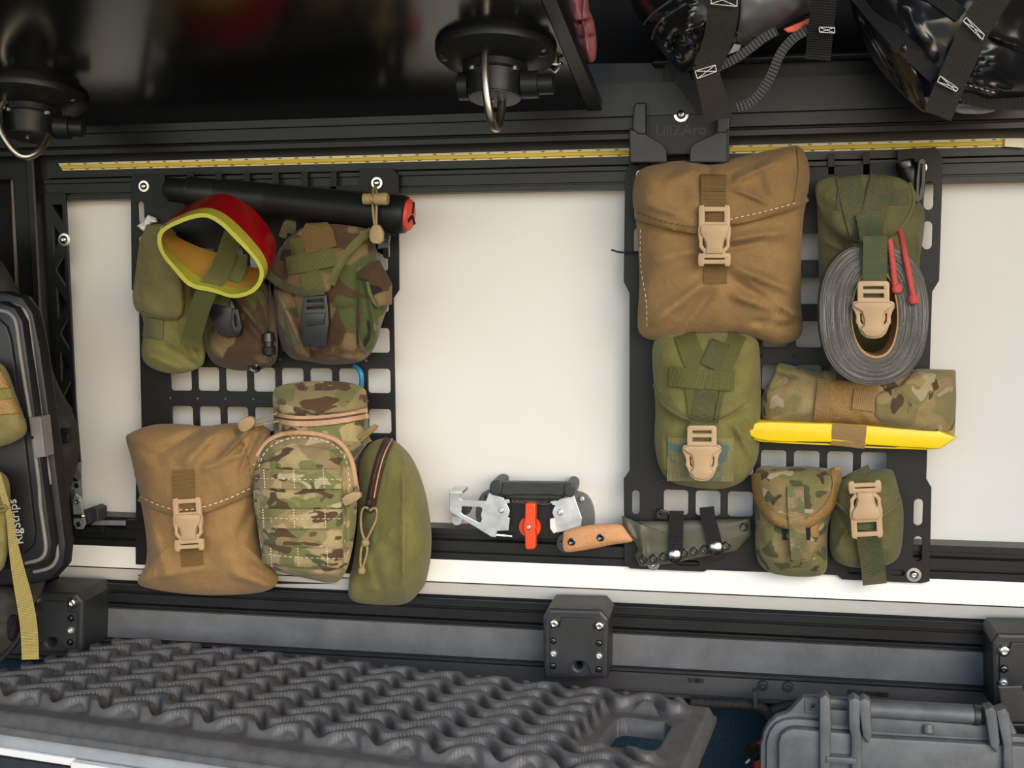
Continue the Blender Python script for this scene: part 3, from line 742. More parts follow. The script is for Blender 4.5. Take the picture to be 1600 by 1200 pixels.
tube('wing', [at_ceil(859, 97) - CN * .004, at_ceil(868, 97) - CN * .008, at_ceil(878, 93) - CN * .004], [.003, .004, .002], 'steel', wb)

# ---- rotary latch on the door
la = thing('rotary_latch', 'door latch with red knob, zinc plates and black pull handle', 'latch', at(829, 830, .0))
wl_ = .012
plate('backplate', X6([(395, 230), (420, 180), (480, 150), (560, 150), (1180, 170), (1290, 165), (1370, 210), (1415, 330), (1415, 470), (1380, 560), (440, 560), (375, 430), (365, 330)]), .006, .006, 'hinge_grey', la, bevel=.001, rd=1, holes=[X6([(640, 185), (1110, 190), (1110, 245), (640, 242)])])
plate('housing', X6([(600, 230), (1100, 235), (1110, 300), (1110, 580), (560, 580), (560, 300)]), .036, .034, 'black_coat', la, bevel=.002)
# pull handle
plate('handle_bar', X6([(585, 95), (640, 92), (1150, 98), (1160, 110), (1140, 190), (1070, 188), (1060, 182), (690, 180), (680, 188), (590, 180)]), .050, .014, 'dark_plastic', la, bevel=.002)
for a in ([(497, 110), (520, 75), (570, 75), (585, 95), (575, 185), (500, 180)], [(1160, 120), (1180, 95), (1215, 98), (1235, 130), (1222, 200), (1165, 195)]):
    plate('handle_cheek', X6(a), .054, .045, 'dark_plastic', la, bevel=.002, rd=1)
# zinc claws
zl = plate('claw_plate', X6([(130, 180), (240, 178), (222, 200), (222, 225), (235, 243), (455, 252), (480, 182), (605, 220), (612, 235), (655, 235), (660, 258), (630, 268), (648, 300), (660, 335), (655, 370), (640, 392), (662, 400), (650, 505), (548, 510), (540, 565), (500, 560), (145, 345), (130, 320)]), .046, .003, 'zinc', la, bevel=.0006,
           holes=[X6([(235, 290), (405, 295), (425, 320), (410, 370), (420, 410), (405, 440), (385, 440), (240, 365), (228, 350)])])
plate('claw_hook', X6([(132, 158), (240, 160), (238, 180), (130, 182)]), .070, .030, 'zinc', zl, bevel=.0006)
plate('claw_tab', X6([(145, 385), (235, 400), (240, 430), (215, 458), (170, 458), (148, 430)]), .030, .003, 'zinc', zl, bevel=.0006, rd=1)
plate('claw_stop', X6([(240, 290), (290, 292), (310, 320), (290, 355), (262, 362), (240, 345)]), .032, .01, 'dark_plastic', zl, bevel=.001)
zr = plate('claw_plate', X6([(1110, 235), (1235, 200), (1305, 400), (1298, 470), (1210, 500), (1110, 520), (1055, 528), (1030, 490), (1030, 410), (1065, 395), (1048, 350), (1062, 310), (1078, 285), (1048, 275), (1032, 255), (1060, 248), (1100, 248)]), .046, .003, 'zinc', la, bevel=.0006)
plate('white_clip', X6([(1028, 410), (1060, 405), (1075, 520), (1060, 530), (1030, 490)]), .051, .006, 'paper_white', zr, bevel=.0006)
for x, y, r, m in ((593, 326, 5, 'zinc'), (1118, 344, 5.5, 'zinc'), (1312, 226, 4.5, 'zinc'), (463, 200, 4, 'steel_dark'), (748, 205, 4.5, 'steel'), (1028, 212, 4, 'steel_dark')):
    bolt(la, *X6([(x, y)])[0], .045 if 320 < y < 350 else .010, r, m, 'rivet', washer=False)
cl = X6([(690, 247), (1010, 268)]); q0, q1 = at(*cl[0], .044), at(*cl[1], .044); coil = []
for i in range(24 * 8 + 1):
    t_ = i / (24 * 8); a = i / 8 * 2 * math.pi; coil.append(q0.lerp(q1, t_) + Vector((0, math.cos(a), math.sin(a))) * .0022)
tube('return_spring', [at(*X6([(650, 252)])[0], .046), q0] + coil + [q1, at(*X6([(1050, 262)])[0], .046)], .0005, 'steel_warm', la, n=5)
lathe('hinge_pin', [(0, .0035), (.012, .0035), (.012, .0025), (.020, .0025), (.020, .0)], at(*X6([(548, 545)])[0], .044), (1, 0, -.05), 'steel', la, n=10)
kn = lathe('knob_dial', [(0, .0125), (.003, .0140), (.005, .0140), (.0065, .0130), (.0065, 0)], at(*X6([(850, 470)])[0], .036), (0, -1, 0), 'red_knob', la, n=36)
plate('knob_bar', X6([(815, 280), (825, 275), (878, 278), (885, 290), (885, 380), (880, 430), (888, 470), (880, 520), (886, 560), (884, 655), (868, 668), (822, 668), (814, 655), (810, 540), (795, 480), (812, 400)]), .054, .013, 'red_knob', kn, bevel=.0016)
bolt(kn, *X6([(836, 478)])[0], .054, 4.2, 'steel', 'screw', washer=False)

# ---- hinge hardware at the door's lower left
hg = thing('hinge_catch', 'shiny steel catch with screws at the door corner beside the hanging case', 'catch', at(122, 800, .03))
plate('catch_plate', X4([(400, 40), (420, 15), (475, 10), (482, 215), (420, 220), (415, 120)]), .040, .003, 'zinc', hg, bevel=.0005)
plate('catch_link', X4([(430, 230), (440, 200), (465, 215), (495, 370), (480, 398), (450, 398), (432, 370)]), .062, .004, 'zinc', hg, bevel=.0006)
lathe('barrel', [(0, .0075), (.017, .0075), (.018, .0065), (.018, 0)], at(*X4([(385, 88)])[0], .055), (1, 0, .06), 'steel_dark', hg, n=18)
for x, y, m in ((450, 75, 'steel'), (450, 145, 'steel_dark'), (455, 240, 'steel'), (462, 372, 'steel_dark')): bolt(hg, *X4([(x, y)])[0], .04 if y < 200 else .062, 4.5, m, 'screw', washer=False)
lathe('striker_pin', [(0, .003), (.014, .003), (.018, 0)], at(*X4([(430, 325)])[0], .064), (1, 0, .05), 'steel', hg, n=10)
plate('striker_block', X4([(485, 300), (545, 280), (566, 290), (568, 345), (490, 372)]), .055, .024, 'dark_plastic', hg, bevel=.002)
plate('mount_block', X4([(380, 190), (410, 180), (420, 290), (400, 470), (378, 470)]), .05, .02, 'black_coat', hg, bevel=.001)
sb = struct(plate('trim_14', X4([(410, 400), (600, 392), (600, 418), (412, 420)]), .040, .03, 'black_coat', bevel=.001))
struct(plate('trim_15', YB([(455, 632), (560, 632), (560, 662), (455, 660)]), .040, .012, 'black_coat', bevel=.001))
struct(plate('trim_16', YB([(350, 632), (455, 634), (455, 648), (330, 646)]), .034, .030, 'zinc', bevel=.0005))

# ---- black plastic holder above the big pouch
ho = thing('wall_holder', 'black plastic holder with raised side cheeks bolted above the big coyote pouch', 'holder', at(1064, 250, .040))
plate('holder_back', X1([(60, 830), (75, 812), (780, 800), (790, 1000), (765, 1200), (90, 1200), (50, 1000)]), .072, .004, 'black_coat', ho, bevel=.001)
plate('cheek', X1([(60, 840), (75, 815), (130, 815), (130, 1035), (90, 1035), (50, 1000)]), .092, .022, 'dark_plastic', ho, bevel=.002)
plate('cheek', X1([(715, 930), (790, 925), (785, 1000), (760, 1025), (712, 1025)]), .092, .022, 'dark_plastic', ho, bevel=.002)
plate('wing', X1([(25, 1020), (95, 1030), (270, 1130), (297, 1180), (300, 1260), (30, 1260)]), .090, .005, 'dark_plastic', ho, bevel=.0012)
plate('wing', X1([(495, 1260), (500, 1160), (530, 1125), (700, 1045), (770, 1015), (765, 1260)]), .090, .005, 'dark_plastic', ho, bevel=.0012)
plate('side_wall', X1([(20, 1010), (50, 1010), (50, 1260), (20, 1260)]), .088, .055, 'black_coat', ho, bevel=.001)
plate('side_wall', X1([(755, 1010), (790, 1010), (790, 1260), (755, 1260)]), .088, .055, 'black_coat', ho, bevel=.001)
bolt(ho, *X1([(422, 895)])[0], .072, 7, 'steel', washer=True)
text_mesh('embossed_word', 'UllZAro', Matrix.Translation(at(1064, 204, .0722)) @ WALLM, .017, .0004, 'dark_plastic', ho)
# ================================================================== cloth helpers
def stitches(name, path, h, parent, mat='thread_pale', dash=5.0, gap=4.0, wpx=1.3, lift=.0026, rd=2):
    p = chaikin([tuple(q) for q in path], rd, closed=False)
    L = sum(math.dist(p[i], p[i + 1]) for i in range(len(p) - 1)); n = max(2, int(L / (dash + gap)))
    q = resample(p, n * 9 + 1, closed=False); V = []; Fc = []
    for i in range(n):
        a, b = q[i * 9], q[min(len(q) - 1, i * 9 + 5)]
        dx, dy = b[0] - a[0], b[1] - a[1]; d = math.hypot(dx, dy) or 1; nx_, ny_ = -dy / d * wpx / 2, dx / d * wpx / 2
        k = len(V)
        for (x, y), s_ in ((a, 1), (a, -1), (b, -1), (b, 1)):
            V.append(at(x + nx_ * s_, y + ny_ * s_, h(x, y) + lift + .0004))
        for (x, y), s_ in ((a, 1), (a, -1), (b, -1), (b, 1)):
            V.append(at(x + nx_ * s_, y + ny_ * s_, h(x, y) + lift - .0012))
        Fc += [(k, k + 1, k + 2, k + 3), (k, k + 4, k + 5, k + 1), (k + 1, k + 5, k + 6, k + 2), (k + 2, k + 6, k + 7, k + 3), (k + 3, k + 7, k + 4, k)]
    return mk(name, V, Fc, mat, parent, smooth=False, kind='stuff')
def patch(name, outline, mat, parent, base, t=.0025, w0=.0, rd=2, N=72, K=10, **k):
    k.setdefault('nz', (.0006, 20)); k.setdefault('p', 8); k.setdefault('q', .5)
    return Soft(name, outline, mat, parent, w0=w0, side=t * .6, T=t * .6, rd=rd, N=N, K=K, base=base, **k)
def tubes(name, path, r, mat, parent, h=None, lift=.002, rd=2, n=7, wpt=None):
    p = chaikin([tuple(q) for q in path], rd, closed=False)
    L = sum(math.dist(p[i][:2], p[i + 1][:2]) for i in range(len(p) - 1)); p = resample(p, max(4, int(L / 4)), closed=False)
    return tube(name, [at(q[0], q[1], (h(q[0], q[1]) + lift) if h else q[2]) for q in p], r, mat, parent, n=n)
def mapn(pts, cx, cy, wd, ht, flip=False, tilt=0.0):
    o = []
    for x, y in pts:
        if flip: y = 1 - y
        X, Y = x * wd, (y - .5) * ht; c, s_ = math.cos(tilt), math.sin(tilt)
        o.append((cx + X * c - Y * s_, cy + ht / 2 + X * s_ + Y * c))
    return o
def mirror(pts): return pts + [(-x, y) for x, y in reversed(pts)]
def buckle_a(parent, cx, cy, wd, ht, w, mat='buckle_tan', flip=False, tilt=0.0):
    """side release buckle: strap frame, waisted body with side windows, bottom bar"""
    out = mirror([(.0, .02), (.36, .02), (.37, -.01), (.46, .0), (.48, .04), (.48, .34), (.50, .36), (.50, .48), (.46, .60), (.47, .68), (.40, .73), (.30, .78), (.36, .81), (.48, .81), (.50, .85), (.50, .97), (.47, 1.), (.38, 1.0), (.36, .96), (0, .96)][1:-1])
    hs = [[(-.35, .07), (.35, .07), (.35, .28), (-.35, .28)], [(.36, .50), (.42, .55), (.42, .66), (.33, .73), (.24, .72), (.28, .60)], [(-.36, .50), (-.42, .55), (-.42, .66), (-.33, .73), (-.24, .72), (-.28, .60)], [(-.36, .86), (.36, .86), (.36, .92), (-.36, .92)]]
    m = lambda p: mapn(p, cx, cy, wd, ht, flip, tilt)
    b = plate('buckle', m(out), w + .009, .006, mat, parent, holes=[m(h_) for h_ in hs], bevel=.0012, sharp=30)
    plate('buckle_body', m(mirror([(.36, .33), (.42, .36), (.40, .45), (.27, .55), (.20, .66), (.22, .78)])), w + .012, .005, mat, b, bevel=.0015, sharp=30)
    return b
def buckle_b(parent, cx, cy, wd, ht, w, mat='buckle_tan', flip=False, tilt=0.0):
    """ladder lock top over a wide-shouldered, round-ended body"""
    out = mirror([(.33, .0), (.37, .03), (.37, .36), (.47, .37), (.50, .40), (.50, .45), (.44, .53), (.40, .62), (.41, .72), (.36, .78), (.34, .83), (.28, .92), (.18, .98), (.06, 1.0)])
    hs = [[(-.28, .06), (.28, .06), (.28, .15), (-.28, .15)], [(-.28, .19), (.28, .19), (.28, .30), (-.28, .30)], [(.26, .53), (.36, .56), (.35, .72), (.29, .78), (.22, .76), (.27, .66)], [(-.26, .53), (-.36, .56), (-.35, .72), (-.29, .78), (-.22, .76), (-.27, .66)]]
    m = lambda p: mapn(p, cx, cy, wd, ht, flip, tilt)
    b = plate('buckle', m(out), w + .009, .006, mat, parent, holes=[m(h_) for h_ in hs], bevel=.0012, sharp=30)
    plate('buckle_body', m(mirror([(.38, .39), (.46, .42), (.24, .52), (.18, .70), (.20, .80), (.27, .85), (.17, .94), (.05, .96)])), w + .013, .006, mat, b, bevel=.0015, sharp=30)
    return b
def zpt(z, x, y): return z([(x, y)])[0]
def fl(z, L, s): return [(*zpt(z, a, b), *zpt(z, c, d), amp, wd / s) for a, b, c, d, amp, wd in L]
def tw(name, label, cat, px, py, w=.038, group=None): return thing(name, label, cat, at(px, py, w), group)
GA, GB, GC, GD = 'gear pouches on the panel with the sleeve', 'gear pouches on the panel with the sleeve', 'gear pouches on the panel with the knife', 'gear pouches on the panel with the knife'

# ================================================================== upper left group
t = tw('belt_pouch', 'tall plain olive pouch with square flap beside the yellow sleeve', 'pouch', *zpt(ZA, 270, 1100), group=GA)
b = Soft('body', ZA([(140, 380), (250, 350), (340, 440), (400, 700), (430, 800), (450, 900), (452, 1050), (400, 1085), (300, 1105), (200, 1085), (135, 1040), (130, 960), (145, 900), (140, 820), (110, 780), (110, 600)]), 'olive_bright', t, w0=.0395, side=.020, T=.026,
         folds=fl(ZA, [(330, 900, 440, 1060, .004, 16), (250, 960, 420, 1070, -.004, 14), (160, 1010, 330, 1080, .003, 18), (380, 860, 430, 1040, -.004, 12)], 3.2), nz=(.002, 22))
f_ = patch('flap', ZA([(130, 365), (240, 345), (320, 400), (340, 640), (347, 800), (300, 840), (115, 806), (82, 735), (98, 620)]), 'olive_grey', t, lambda x, y: max(b.h(x, y), .068), t=.012, p=9, rd=1)
stitches('stitching', ZA([(100, 740), (122, 795), (298, 827), (335, 800)]), f_.h, t, 'olive_hem' if False else 'thread_brown')
patch('pull_tab', ZA([(145, 818), (243, 832), (236, 932), (135, 916)]), 'olive_hem', t, lambda x, y: b.h(x, y), t=.004, rd=0)

t = tw('drawcord_pouch', 'woodland camouflage pouch with drawcord, half inside the sleeve', 'pouch', *zpt(ZA, 640, 1090), group=GA)
b = Soft('body', ZA([(360, 650), (480, 560), (700, 600), (790, 680), (812, 880), (815, 1020), (780, 1070), (640, 1092), (500, 1062), (450, 990), (430, 850)]), 'woodland', t, w0=.0395, side=.02, T=.045,
         folds=fl(ZA, [(600, 720, 770, 930, .006, 14), (560, 760, 720, 960, -.004, 16), (700, 700, 760, 900, -.005, 12), (480, 950, 560, 1050, .003, 20)], 3.2), nz=(.002, 24))
mid = b
lathe('snap', [(0, .0075), (.0015, .0085), (.003, .007), (.002, .005), (.0035, .0035), (.0035, 0)], at(*zpt(ZA, 699, 1062), b.h(*zpt(ZA, 699, 1062)) - .001), (0, -1, -.3), 'steel_dark', t, n=18)
tubes('drawcord', ZA([(772, 640), (775, 780), (768, 920)]), .0014, 'cord_dark', t, lambda x, y: max(b.h(x, y), .085))
q = zpt(ZA, 768, 955); wq = .098
lk = lathe('cord_lock', [(-.016, .004), (-.014, .0075), (-.004, .0085), (-.003, .006), (.002, .006), (.003, .0085), (.012, .0075), (.014, .004)], at(*q, wq), (.02, 0, -1), 'buckle_black', t, n=14)
tubes('drawcord_tail', [(*zpt(ZA, 770, 990), .096), (*zpt(ZA, 780, 1030), .094), (*zpt(ZA, 775, 1065), .092)], .0013, 'cord_dark', t)
lathe('cord_knot', [(-.004, .001), (-.002, .003), (.002, .003), (.004, .001)], at(*zpt(ZA, 778, 1030), .094), (0, 0, -1), 'cord_dark', t, n=8)
# broad strap folded over the sleeve, with its black buckle
strap('closing_strap', [(*zpt(ZA, 590, 400), .105), (*zpt(ZA, 560, 500), .125), (*zpt(ZA, 520, 600), .160), (*zpt(ZA, 490, 640), .172), (*zpt(ZA, 455, 690), .170), (*zpt(ZA, 420, 780), .150), (*zpt(ZA, 370, 965), .108)], lambda f: 30 + 2 * math.sin(f * 3), 'web_olive', t, rd=2)
strap('under_strap', [(*zpt(ZA, 620, 500), .118), (*zpt(ZA, 610, 600), .145), (*zpt(ZA, 560, 640), .150), (*zpt(ZA, 530, 720), .135), (*zpt(ZA, 520, 770), .122)], 27, 'web_olive', t)
bb = plate('buckle', ZA([(470, 690), (545, 680), (560, 700), (600, 790), (612, 850), (625, 870), (615, 905), (560, 918), (520, 900), (470, 800)]), .128, .010, 'buckle_black', t, holes=[ZA([(480, 705), (535, 698), (560, 745), (478, 758)])], bevel=.0016, sharp=30)
plate('buckle_loop', ZA([(585, 780), (610, 780), (628, 870), (612, 905), (590, 895), (575, 850)]), .134, .006, 'buckle_black', bb, holes=[ZA([(592, 800), (602, 800), (612, 860), (600, 880), (590, 850)])], bevel=.001, sharp=30)

t = tw('canteen_pouch', 'woodland camouflage canteen pouch with side pocket and black buckle', 'pouch', *zpt(ZA, 1080, 1055), group=GA)
b = Soft('body', ZA([(820, 470), (900, 380), (1000, 350), (1200, 365), (1290, 400), (1312, 500), (1330, 620), (1340, 800), (1320, 920), (1270, 1020), (1200, 1052), (1040, 1057), (960, 1035), (880, 1030), (825, 960), (800, 800), (785, 700)]), 'woodland', t, w0=.0395, side=.025, T=.052, center=zpt(ZA, 1060, 740),
         folds=fl(ZA, [(800, 680, 960, 1010, .010, 22), (880, 720, 990, 1020, -.008, 18), (900, 980, 1000, 1030, .006, 16), (1000, 1000, 1250, 1030, .005, 20), (1090, 760, 1200, 750, .003, 14), (1210, 600, 1215, 1000, -.006, 10)], 3.2), nz=(.002, 26))
can = b
fo = ZA([(740, 595), (800, 515), (850, 440), (960, 358), (1100, 350), (1200, 365), (1285, 380), (1200, 460), (1130, 560), (1085, 650), (1065, 700), (950, 706), (850, 685)])
f_ = patch('flap', fo, 'woodland_b', t, lambda x, y: max(can.h(x, y), .094), t=.014, p=9, center=zpt(ZA, 980, 540), rd=1)
strap('flap_hem', ZA([(1283, 385), (1190, 455), (1120, 555), (1078, 655)]), 13, 'olive_hem', t, f_.h, lift=.002)
strap('flap_hem', ZA([(752, 592), (800, 636), (860, 672), (950, 694)]), 13, 'olive_hem', t, f_.h, lift=.002)
stitches('stitching', ZA([(765, 590), (810, 625), (865, 660), (945, 680)]), f_.h, t, 'thread_brown', lift=.004)
strap('webbing_loop', ZA([(905, 420), (915, 540)]), 22, 'web_olive', t, f_.h)
strap('tape_upper', ZA([(1005, 345), (1008, 390), (1030, 480)]), lambda f: 34 + 16 * min(1, f * 3), 'web_coyote', t, f_.h, lift=.003)
strap('cross_tape', ZA([(852, 562), (960, 545), (1097, 515)]), 28, 'web_olive', t, f_.h, lift=.006)
strap('closing_strap', ZA([(965, 590), (990, 650), (1000, 800)]), 33, 'web_olive', t, lambda x, y: max(f_.h(x, y), .116), lift=.004)
wq = max(f_.h(*zpt(ZA, 995, 740)), .118)
bb = plate('buckle', ZA([(945, 720), (1050, 712), (1058, 780), (1062, 850), (1045, 960), (1010, 965), (935, 945), (930, 830), (938, 780)]), wq + .010, .009, 'buckle_black', t, holes=[ZA([(955, 730), (1040, 724), (1044, 745), (952, 748)]), ZA([(952, 765), (1042, 760), (1044, 778), (952, 784)])], bevel=.0015, sharp=30)
plate('buckle_ridge', ZA([(950, 800), (1045, 800), (1040, 850), (960, 860)]), wq + .0125, .003, 'buckle_black', bb, bevel=.0008, sharp=30)
sp_ = Soft('side_pocket', ZA([(1205, 570), (1310, 535), (1380, 640), (1375, 740), (1335, 840), (1290, 1000), (1215, 990), (1205, 800)]), 'woodland', t, w0=.05, side=.042, T=.018, p=6, nz=(.002, 20), folds=fl(ZA, [(1260, 640, 1300, 900, .005, 14)], 3.2))
patch('pocket_flap', ZA([(1200, 575), (1320, 530), (1385, 650), (1384, 755), (1315, 768), (1275, 690), (1262, 630), (1210, 620)]), 'woodland_b', t, lambda x, y: max(sp_.h(x, y), .100), t=.010, rd=0)
tubes('pocket_edge', ZA([(1262, 640), (1272, 700), (1300, 755), (1322, 765)]), .0022, 'olive_hem', t, lambda x, y: max(sp_.h(x, y), .09), lift=.006)
strap('keeper_strap', [(*zpt(ZA, 1295, 395), .095), (*zpt(ZA, 1370, 392), .085), (*zpt(ZA, 1415, 400), .075)], 10, 'web_black', t)
plate('ladder_lock', ZA([(1325, 405), (1370, 400), (1360, 470), (1312, 475)]), .082, .006, 'buckle_black', t, holes=[ZA([(1335, 425), (1358, 423), (1352, 440), (1330, 442)])], bevel=.001)
strap('hanging_loop', [(*zpt(ZA, 835, 420), .075), (*zpt(ZA, 860, 340), .085), (*zpt(ZA, 890, 340), .085), (*zpt(ZA, 880, 400), .075)], 12, 'web_sage', t)

# sleeve of clear red and yellow plastic
t = tw('plastic_sleeve', 'translucent rounded-square plastic sleeve, red with a yellow rim', 'sleeve', *zpt(ZA, 480, 600), w=.09)
F0 = resample(chaikin(ZA([(205, 420), (235, 365), (420, 288), (520, 320), (640, 440), (748, 570), (735, 650), (690, 700), (590, 728), (490, 690), (370, 672), (300, 590), (225, 500)]), 2), 60)
B0 = resample(chaikin(ZA([(240, 372), (300, 290), (500, 190), (600, 200), (720, 300), (812, 440), (800, 520), (740, 590), (640, 560), (560, 520), (470, 500), (380, 460), (300, 420)]), 2), 60)
def loft(name, mat, f0, f1, th, k=9, wa=.178, wb_=.10, grow=0.0):
    V = []; Fc = []; n_ = 60
    c0 = (sum(p[0] for p in F0) / n_, sum(p[1] for p in F0) / n_)
    for side in (0, 1):
        for i in range(k + 1):
            f = f0 + (f1 - f0) * i / k; w = wa + (wb_ - wa) * f
            bl = math.sin(min(1, f) * math.pi) * .035
            pts = [(a[0] + (b_[0] - a[0]) * f, a[1] + (b_[1] - a[1]) * f) for a, b_ in zip(F0, B0)]
            cx = sum(p[0] for p in pts) / n_; cy = sum(p[1] for p in pts) / n_
            for p in pts:
                d = math.hypot(p[0] - cx, p[1] - cy); s_ = 1 + bl + (grow - (th if side else 0)) / d
                V.append(at(cx + (p[0] - cx) * s_, cy + (p[1] - cy) * s_, w))
    m = (k + 1) * n_
    for side in (0, 1):
        for i in range(k):
            for j in range(n_):
                a = side * m + i * n_; j2 = (j + 1) % n_; Fc.append((a + j, a + j2, a + n_ + j2, a + n_ + j))
    for i in (0, k):
        for j in range(n_): j2 = (j + 1) % n_; Fc.append((i * n_ + j, i * n_ + j2, m + i * n_ + j2, m + i * n_ + j))
    return mk(name, V, Fc, mat, t)
loft('rim', 'plastic_yellow_clear', 0.0, .24, 6.8, grow=.5)
loft('lining', 'plastic_amber_clear', .20, .98, 2.0, grow=-3.0)
loft('shell', 'plastic_red_clear', .22, 1.0, 2.6, grow=.3)

# black baton light with red end
t = tw('baton_light', 'black tapered baton light with red end across the top of the panel', 'light', *zpt(ZA, 800, 250), w=.05)
wv = .085
q0, q1 = at(*zpt(ZA, 262, 178), wv), at(*zpt(ZA, 1468, 308), wv); ax = (q1 - q0); LL = ax.length; ax.normalize()
u_ = LL
lathe('barrel', [(0, .0), (.0, .0135), (.004, .0150), (u_ * .08, .0150), (u_ * .085, .0175), (u_ * .20, .0185), (u_ * .21, .0170), (u_ * .225, .0170), (u_ * .23, .0195), (u_ * .42, .0205), (u_ * .43, .0200), (u_ * .44, .0208), (u_ * .93, .0222), (u_ * .935, .0228), (u_ * .97, .0228), (u_ * .99, .0218), (u_ * .995, .019), (u_ * .995, 0)], q0, ax, 'black_coat', t, n=40)
red = lathe('red_cap', [(u_ * .985, .0195), (u_ * 1.006, .0185), (u_ * 1.012, .016), (u_ * 1.013, 0)], q0, ax, 'red_end', t, n=32)
e_ = ax.orthogonal().normalized()
for k in range(3):
    d_ = Matrix.Rotation(math.radians(120 * k + 40), 3, ax) @ e_
    c_ = q0 + ax * (u_ * 1.012)
    tube('slot', [c_ + d_ * .002, c_ + d_ * .016], .0022, 'black_matte', red, n=6)
for f, r in ((.1, .0178), (.225, .0178)):
    tube('ring', [q0 + ax * (LL * f) + (Matrix.Rotation(a * math.pi / 12, 3, ax) @ e_) * r for a in range(24)], .0012, 'black_coat', t, n=6, closed=True)

# tan cord loop with toggle and pull tab
t = tw('cord_loop', 'tan shock cord loop with toggle hanging over the baton light', 'cord', *zpt(ZA, 1300, 440), w=.11)
wc = .112
tubes('cord', [(*zpt(ZA, 1300, 385), wc), (*zpt(ZA, 1290, 300), wc), (*zpt(ZA, 1285, 220), wc), (*zpt(ZA, 1292, 165), wc - .02), (*zpt(ZA, 1305, 160), wc - .02), (*zpt(ZA, 1308, 230), wc), (*zpt(ZA, 1305, 320), wc), (*zpt(ZA, 1306, 385), wc)], .0016, 'cord_tan', t)
lathe('toggle', [(-.015, .004), (-.0145, .0065), (-.006, .0065), (-.0055, .0050), (-.002, .0050), (-.001, .0068), (.012, .0075), (.015, .0065), (.0155, 0)], at(*zpt(ZA, 1302, 227), wc + .004), (1, 0, -.02), 'toggle_tan', t, n=14)
plate('pull_tab', ZA([(1285, 372), (1298, 360), (1318, 366), (1332, 400), (1325, 445), (1280, 440), (1276, 400)]), wc + .004, .008, 'toggle_tan', t, bevel=.002, rd=1, sharp=30)

t = tw('paper_tag', 'small crumpled white tag beside the olive pouch flap', 'tag', *zpt(ZA, 160, 350), w=.039)
pt = ZA([(108, 362), (135, 340), (165, 305), (205, 322), (214, 342), (180, 352), (142, 390)])
Soft('tag_body', pt, 'paper_white', t, w0=.040, side=.004, T=.006, rd=0, nz=(.006, 7), N=40, K=8)

# ================================================================== lower left group
t = tw('general_pouch', 'coyote brown pouch with tan buckle beside the camouflage bottle pouch', 'pouch', *zpt(ZB, 400, 1100), group=GB)
b = Soft('body', ZB([(52, 350), (60, 335), (170, 288), (320, 285), (430, 300), (560, 280), (740, 290), (745, 380), (690, 500), (680, 750), (690, 850), (725, 940), (795, 1020), (760, 1082), (640, 1105), (400, 1110), (200, 1085), (108, 1062), (105, 1030), (150, 970), (155, 850), (122, 650), (82, 450)]), 'coyote', t, w0=.0395, side=.026, T=.040, center=zpt(ZB, 420, 700), p=3.5, N=140, K=26,
         folds=fl(ZB, [(120, 1030, 420, 980, .004, 26), (640, 960, 780, 1040, -.006, 20), (560, 1000, 760, 1070, .006, 22), (690, 640, 560, 900, -.004, 30), (170, 780, 260, 1040, .004, 30)], 3.077), nz=(.003, 60))
low = b
fo = ZB([(48, 352), (58, 333), (170, 285), (320, 282), (430, 298), (560, 277), (745, 287), (748, 380), (695, 500), (660, 622), (530, 680), (390, 727), (260, 714), (130, 655), (100, 560), (78, 450)])
f_ = Soft('flap', fo, 'coyote', t, w0=.0, side=.006, T=.006, p=10, rd=1, base=lambda x, y: low.h(x, y), center=zpt(ZB, 400, 500), N=140, K=26, nz=(.003, 50),
          folds=fl(ZB, [(640, 310, 520, 440, .011, 14), (590, 300, 600, 420, -.009, 12), (740, 330, 640, 600, .007, 30), (480, 320, 330, 480, .006, 34), (690, 310, 600, 520, -.007, 16), (420, 300, 200, 430, -.005, 28), (600, 430, 420, 500, .004, 26), (70, 380, 230, 470, -.004, 30)], 3.077))
strap('flap_hem', ZB([(112, 640), (200, 685), (300, 712), (390, 706), (520, 668), (665, 600)]), 10, 'coyote', t, f_.h, lift=.0022)
stitches('stitching', ZB([(118, 633), (205, 676), (300, 700), (390, 694), (520, 655), (660, 590)]), f_.h, t, 'thread_pale', lift=.004)
stitches('seam_stitching', ZB([(600, 350), (640, 430), (650, 560)]), f_.h, t, 'thread_brown', lift=.0008)
strap('closing_strap', ZB([(325, 505), (328, 620), (335, 720)]), 34, 'web_coyote', t, f_.h, lift=.003)
strap('lower_strap', ZB([(360, 850), (372, 968)]), 34, 'web_coyote', t, b.h, lift=.003)
wq = f_.h(*zpt(ZB, 345, 760)) + .004
buckle_a(t, *zpt(ZB, 348, 645), 43, 80, wq, tilt=-.06)

t = tw('bottle_pouch', 'multi-colour camouflage bottle pouch with zip lid and front pocket', 'pouch', *zpt(ZB, 930, 1040), group=GB)
nk = Soft('bottle_sleeve', ZB([(758, 130), (800, 96), (980, 78), (1150, 92), (1210, 120), (1215, 250), (1225, 370), (1170, 430), (1105, 560), (1085, 900), (1060, 1030), (950, 1035), (800, 980), (750, 800), (745, 440), (765, 320)]), 'multicam', t, w0=.0395, side=.02, T=.062, p=2.6, q=.5, center=zpt(ZB, 960, 560), N=120, K=24, nz=(.002, 30))
ld = patch('lid', ZB([(752, 130), (790, 97), (880, 82), (980, 76), (1090, 80), (1170, 95), (1212, 122), (1213, 212), (1080, 234), (900, 234), (762, 236)]), 'multicam_b', t, lambda x, y: max(nk.h(x, y), .078), t=.014, p=6)
strap('zip_tape', ZB([(765, 250), (880, 276), (1060, 262), (1216, 232)]), 16, 'zip_tan', t, lambda x, y: max(nk.h(x, y), .080), lift=.006)
tubes('zip_teeth', ZB([(766, 252), (880, 270), (1060, 258), (1216, 230)]), .0012, 'zip_brown', t, lambda x, y: max(nk.h(x, y), .080), lift=.0065)
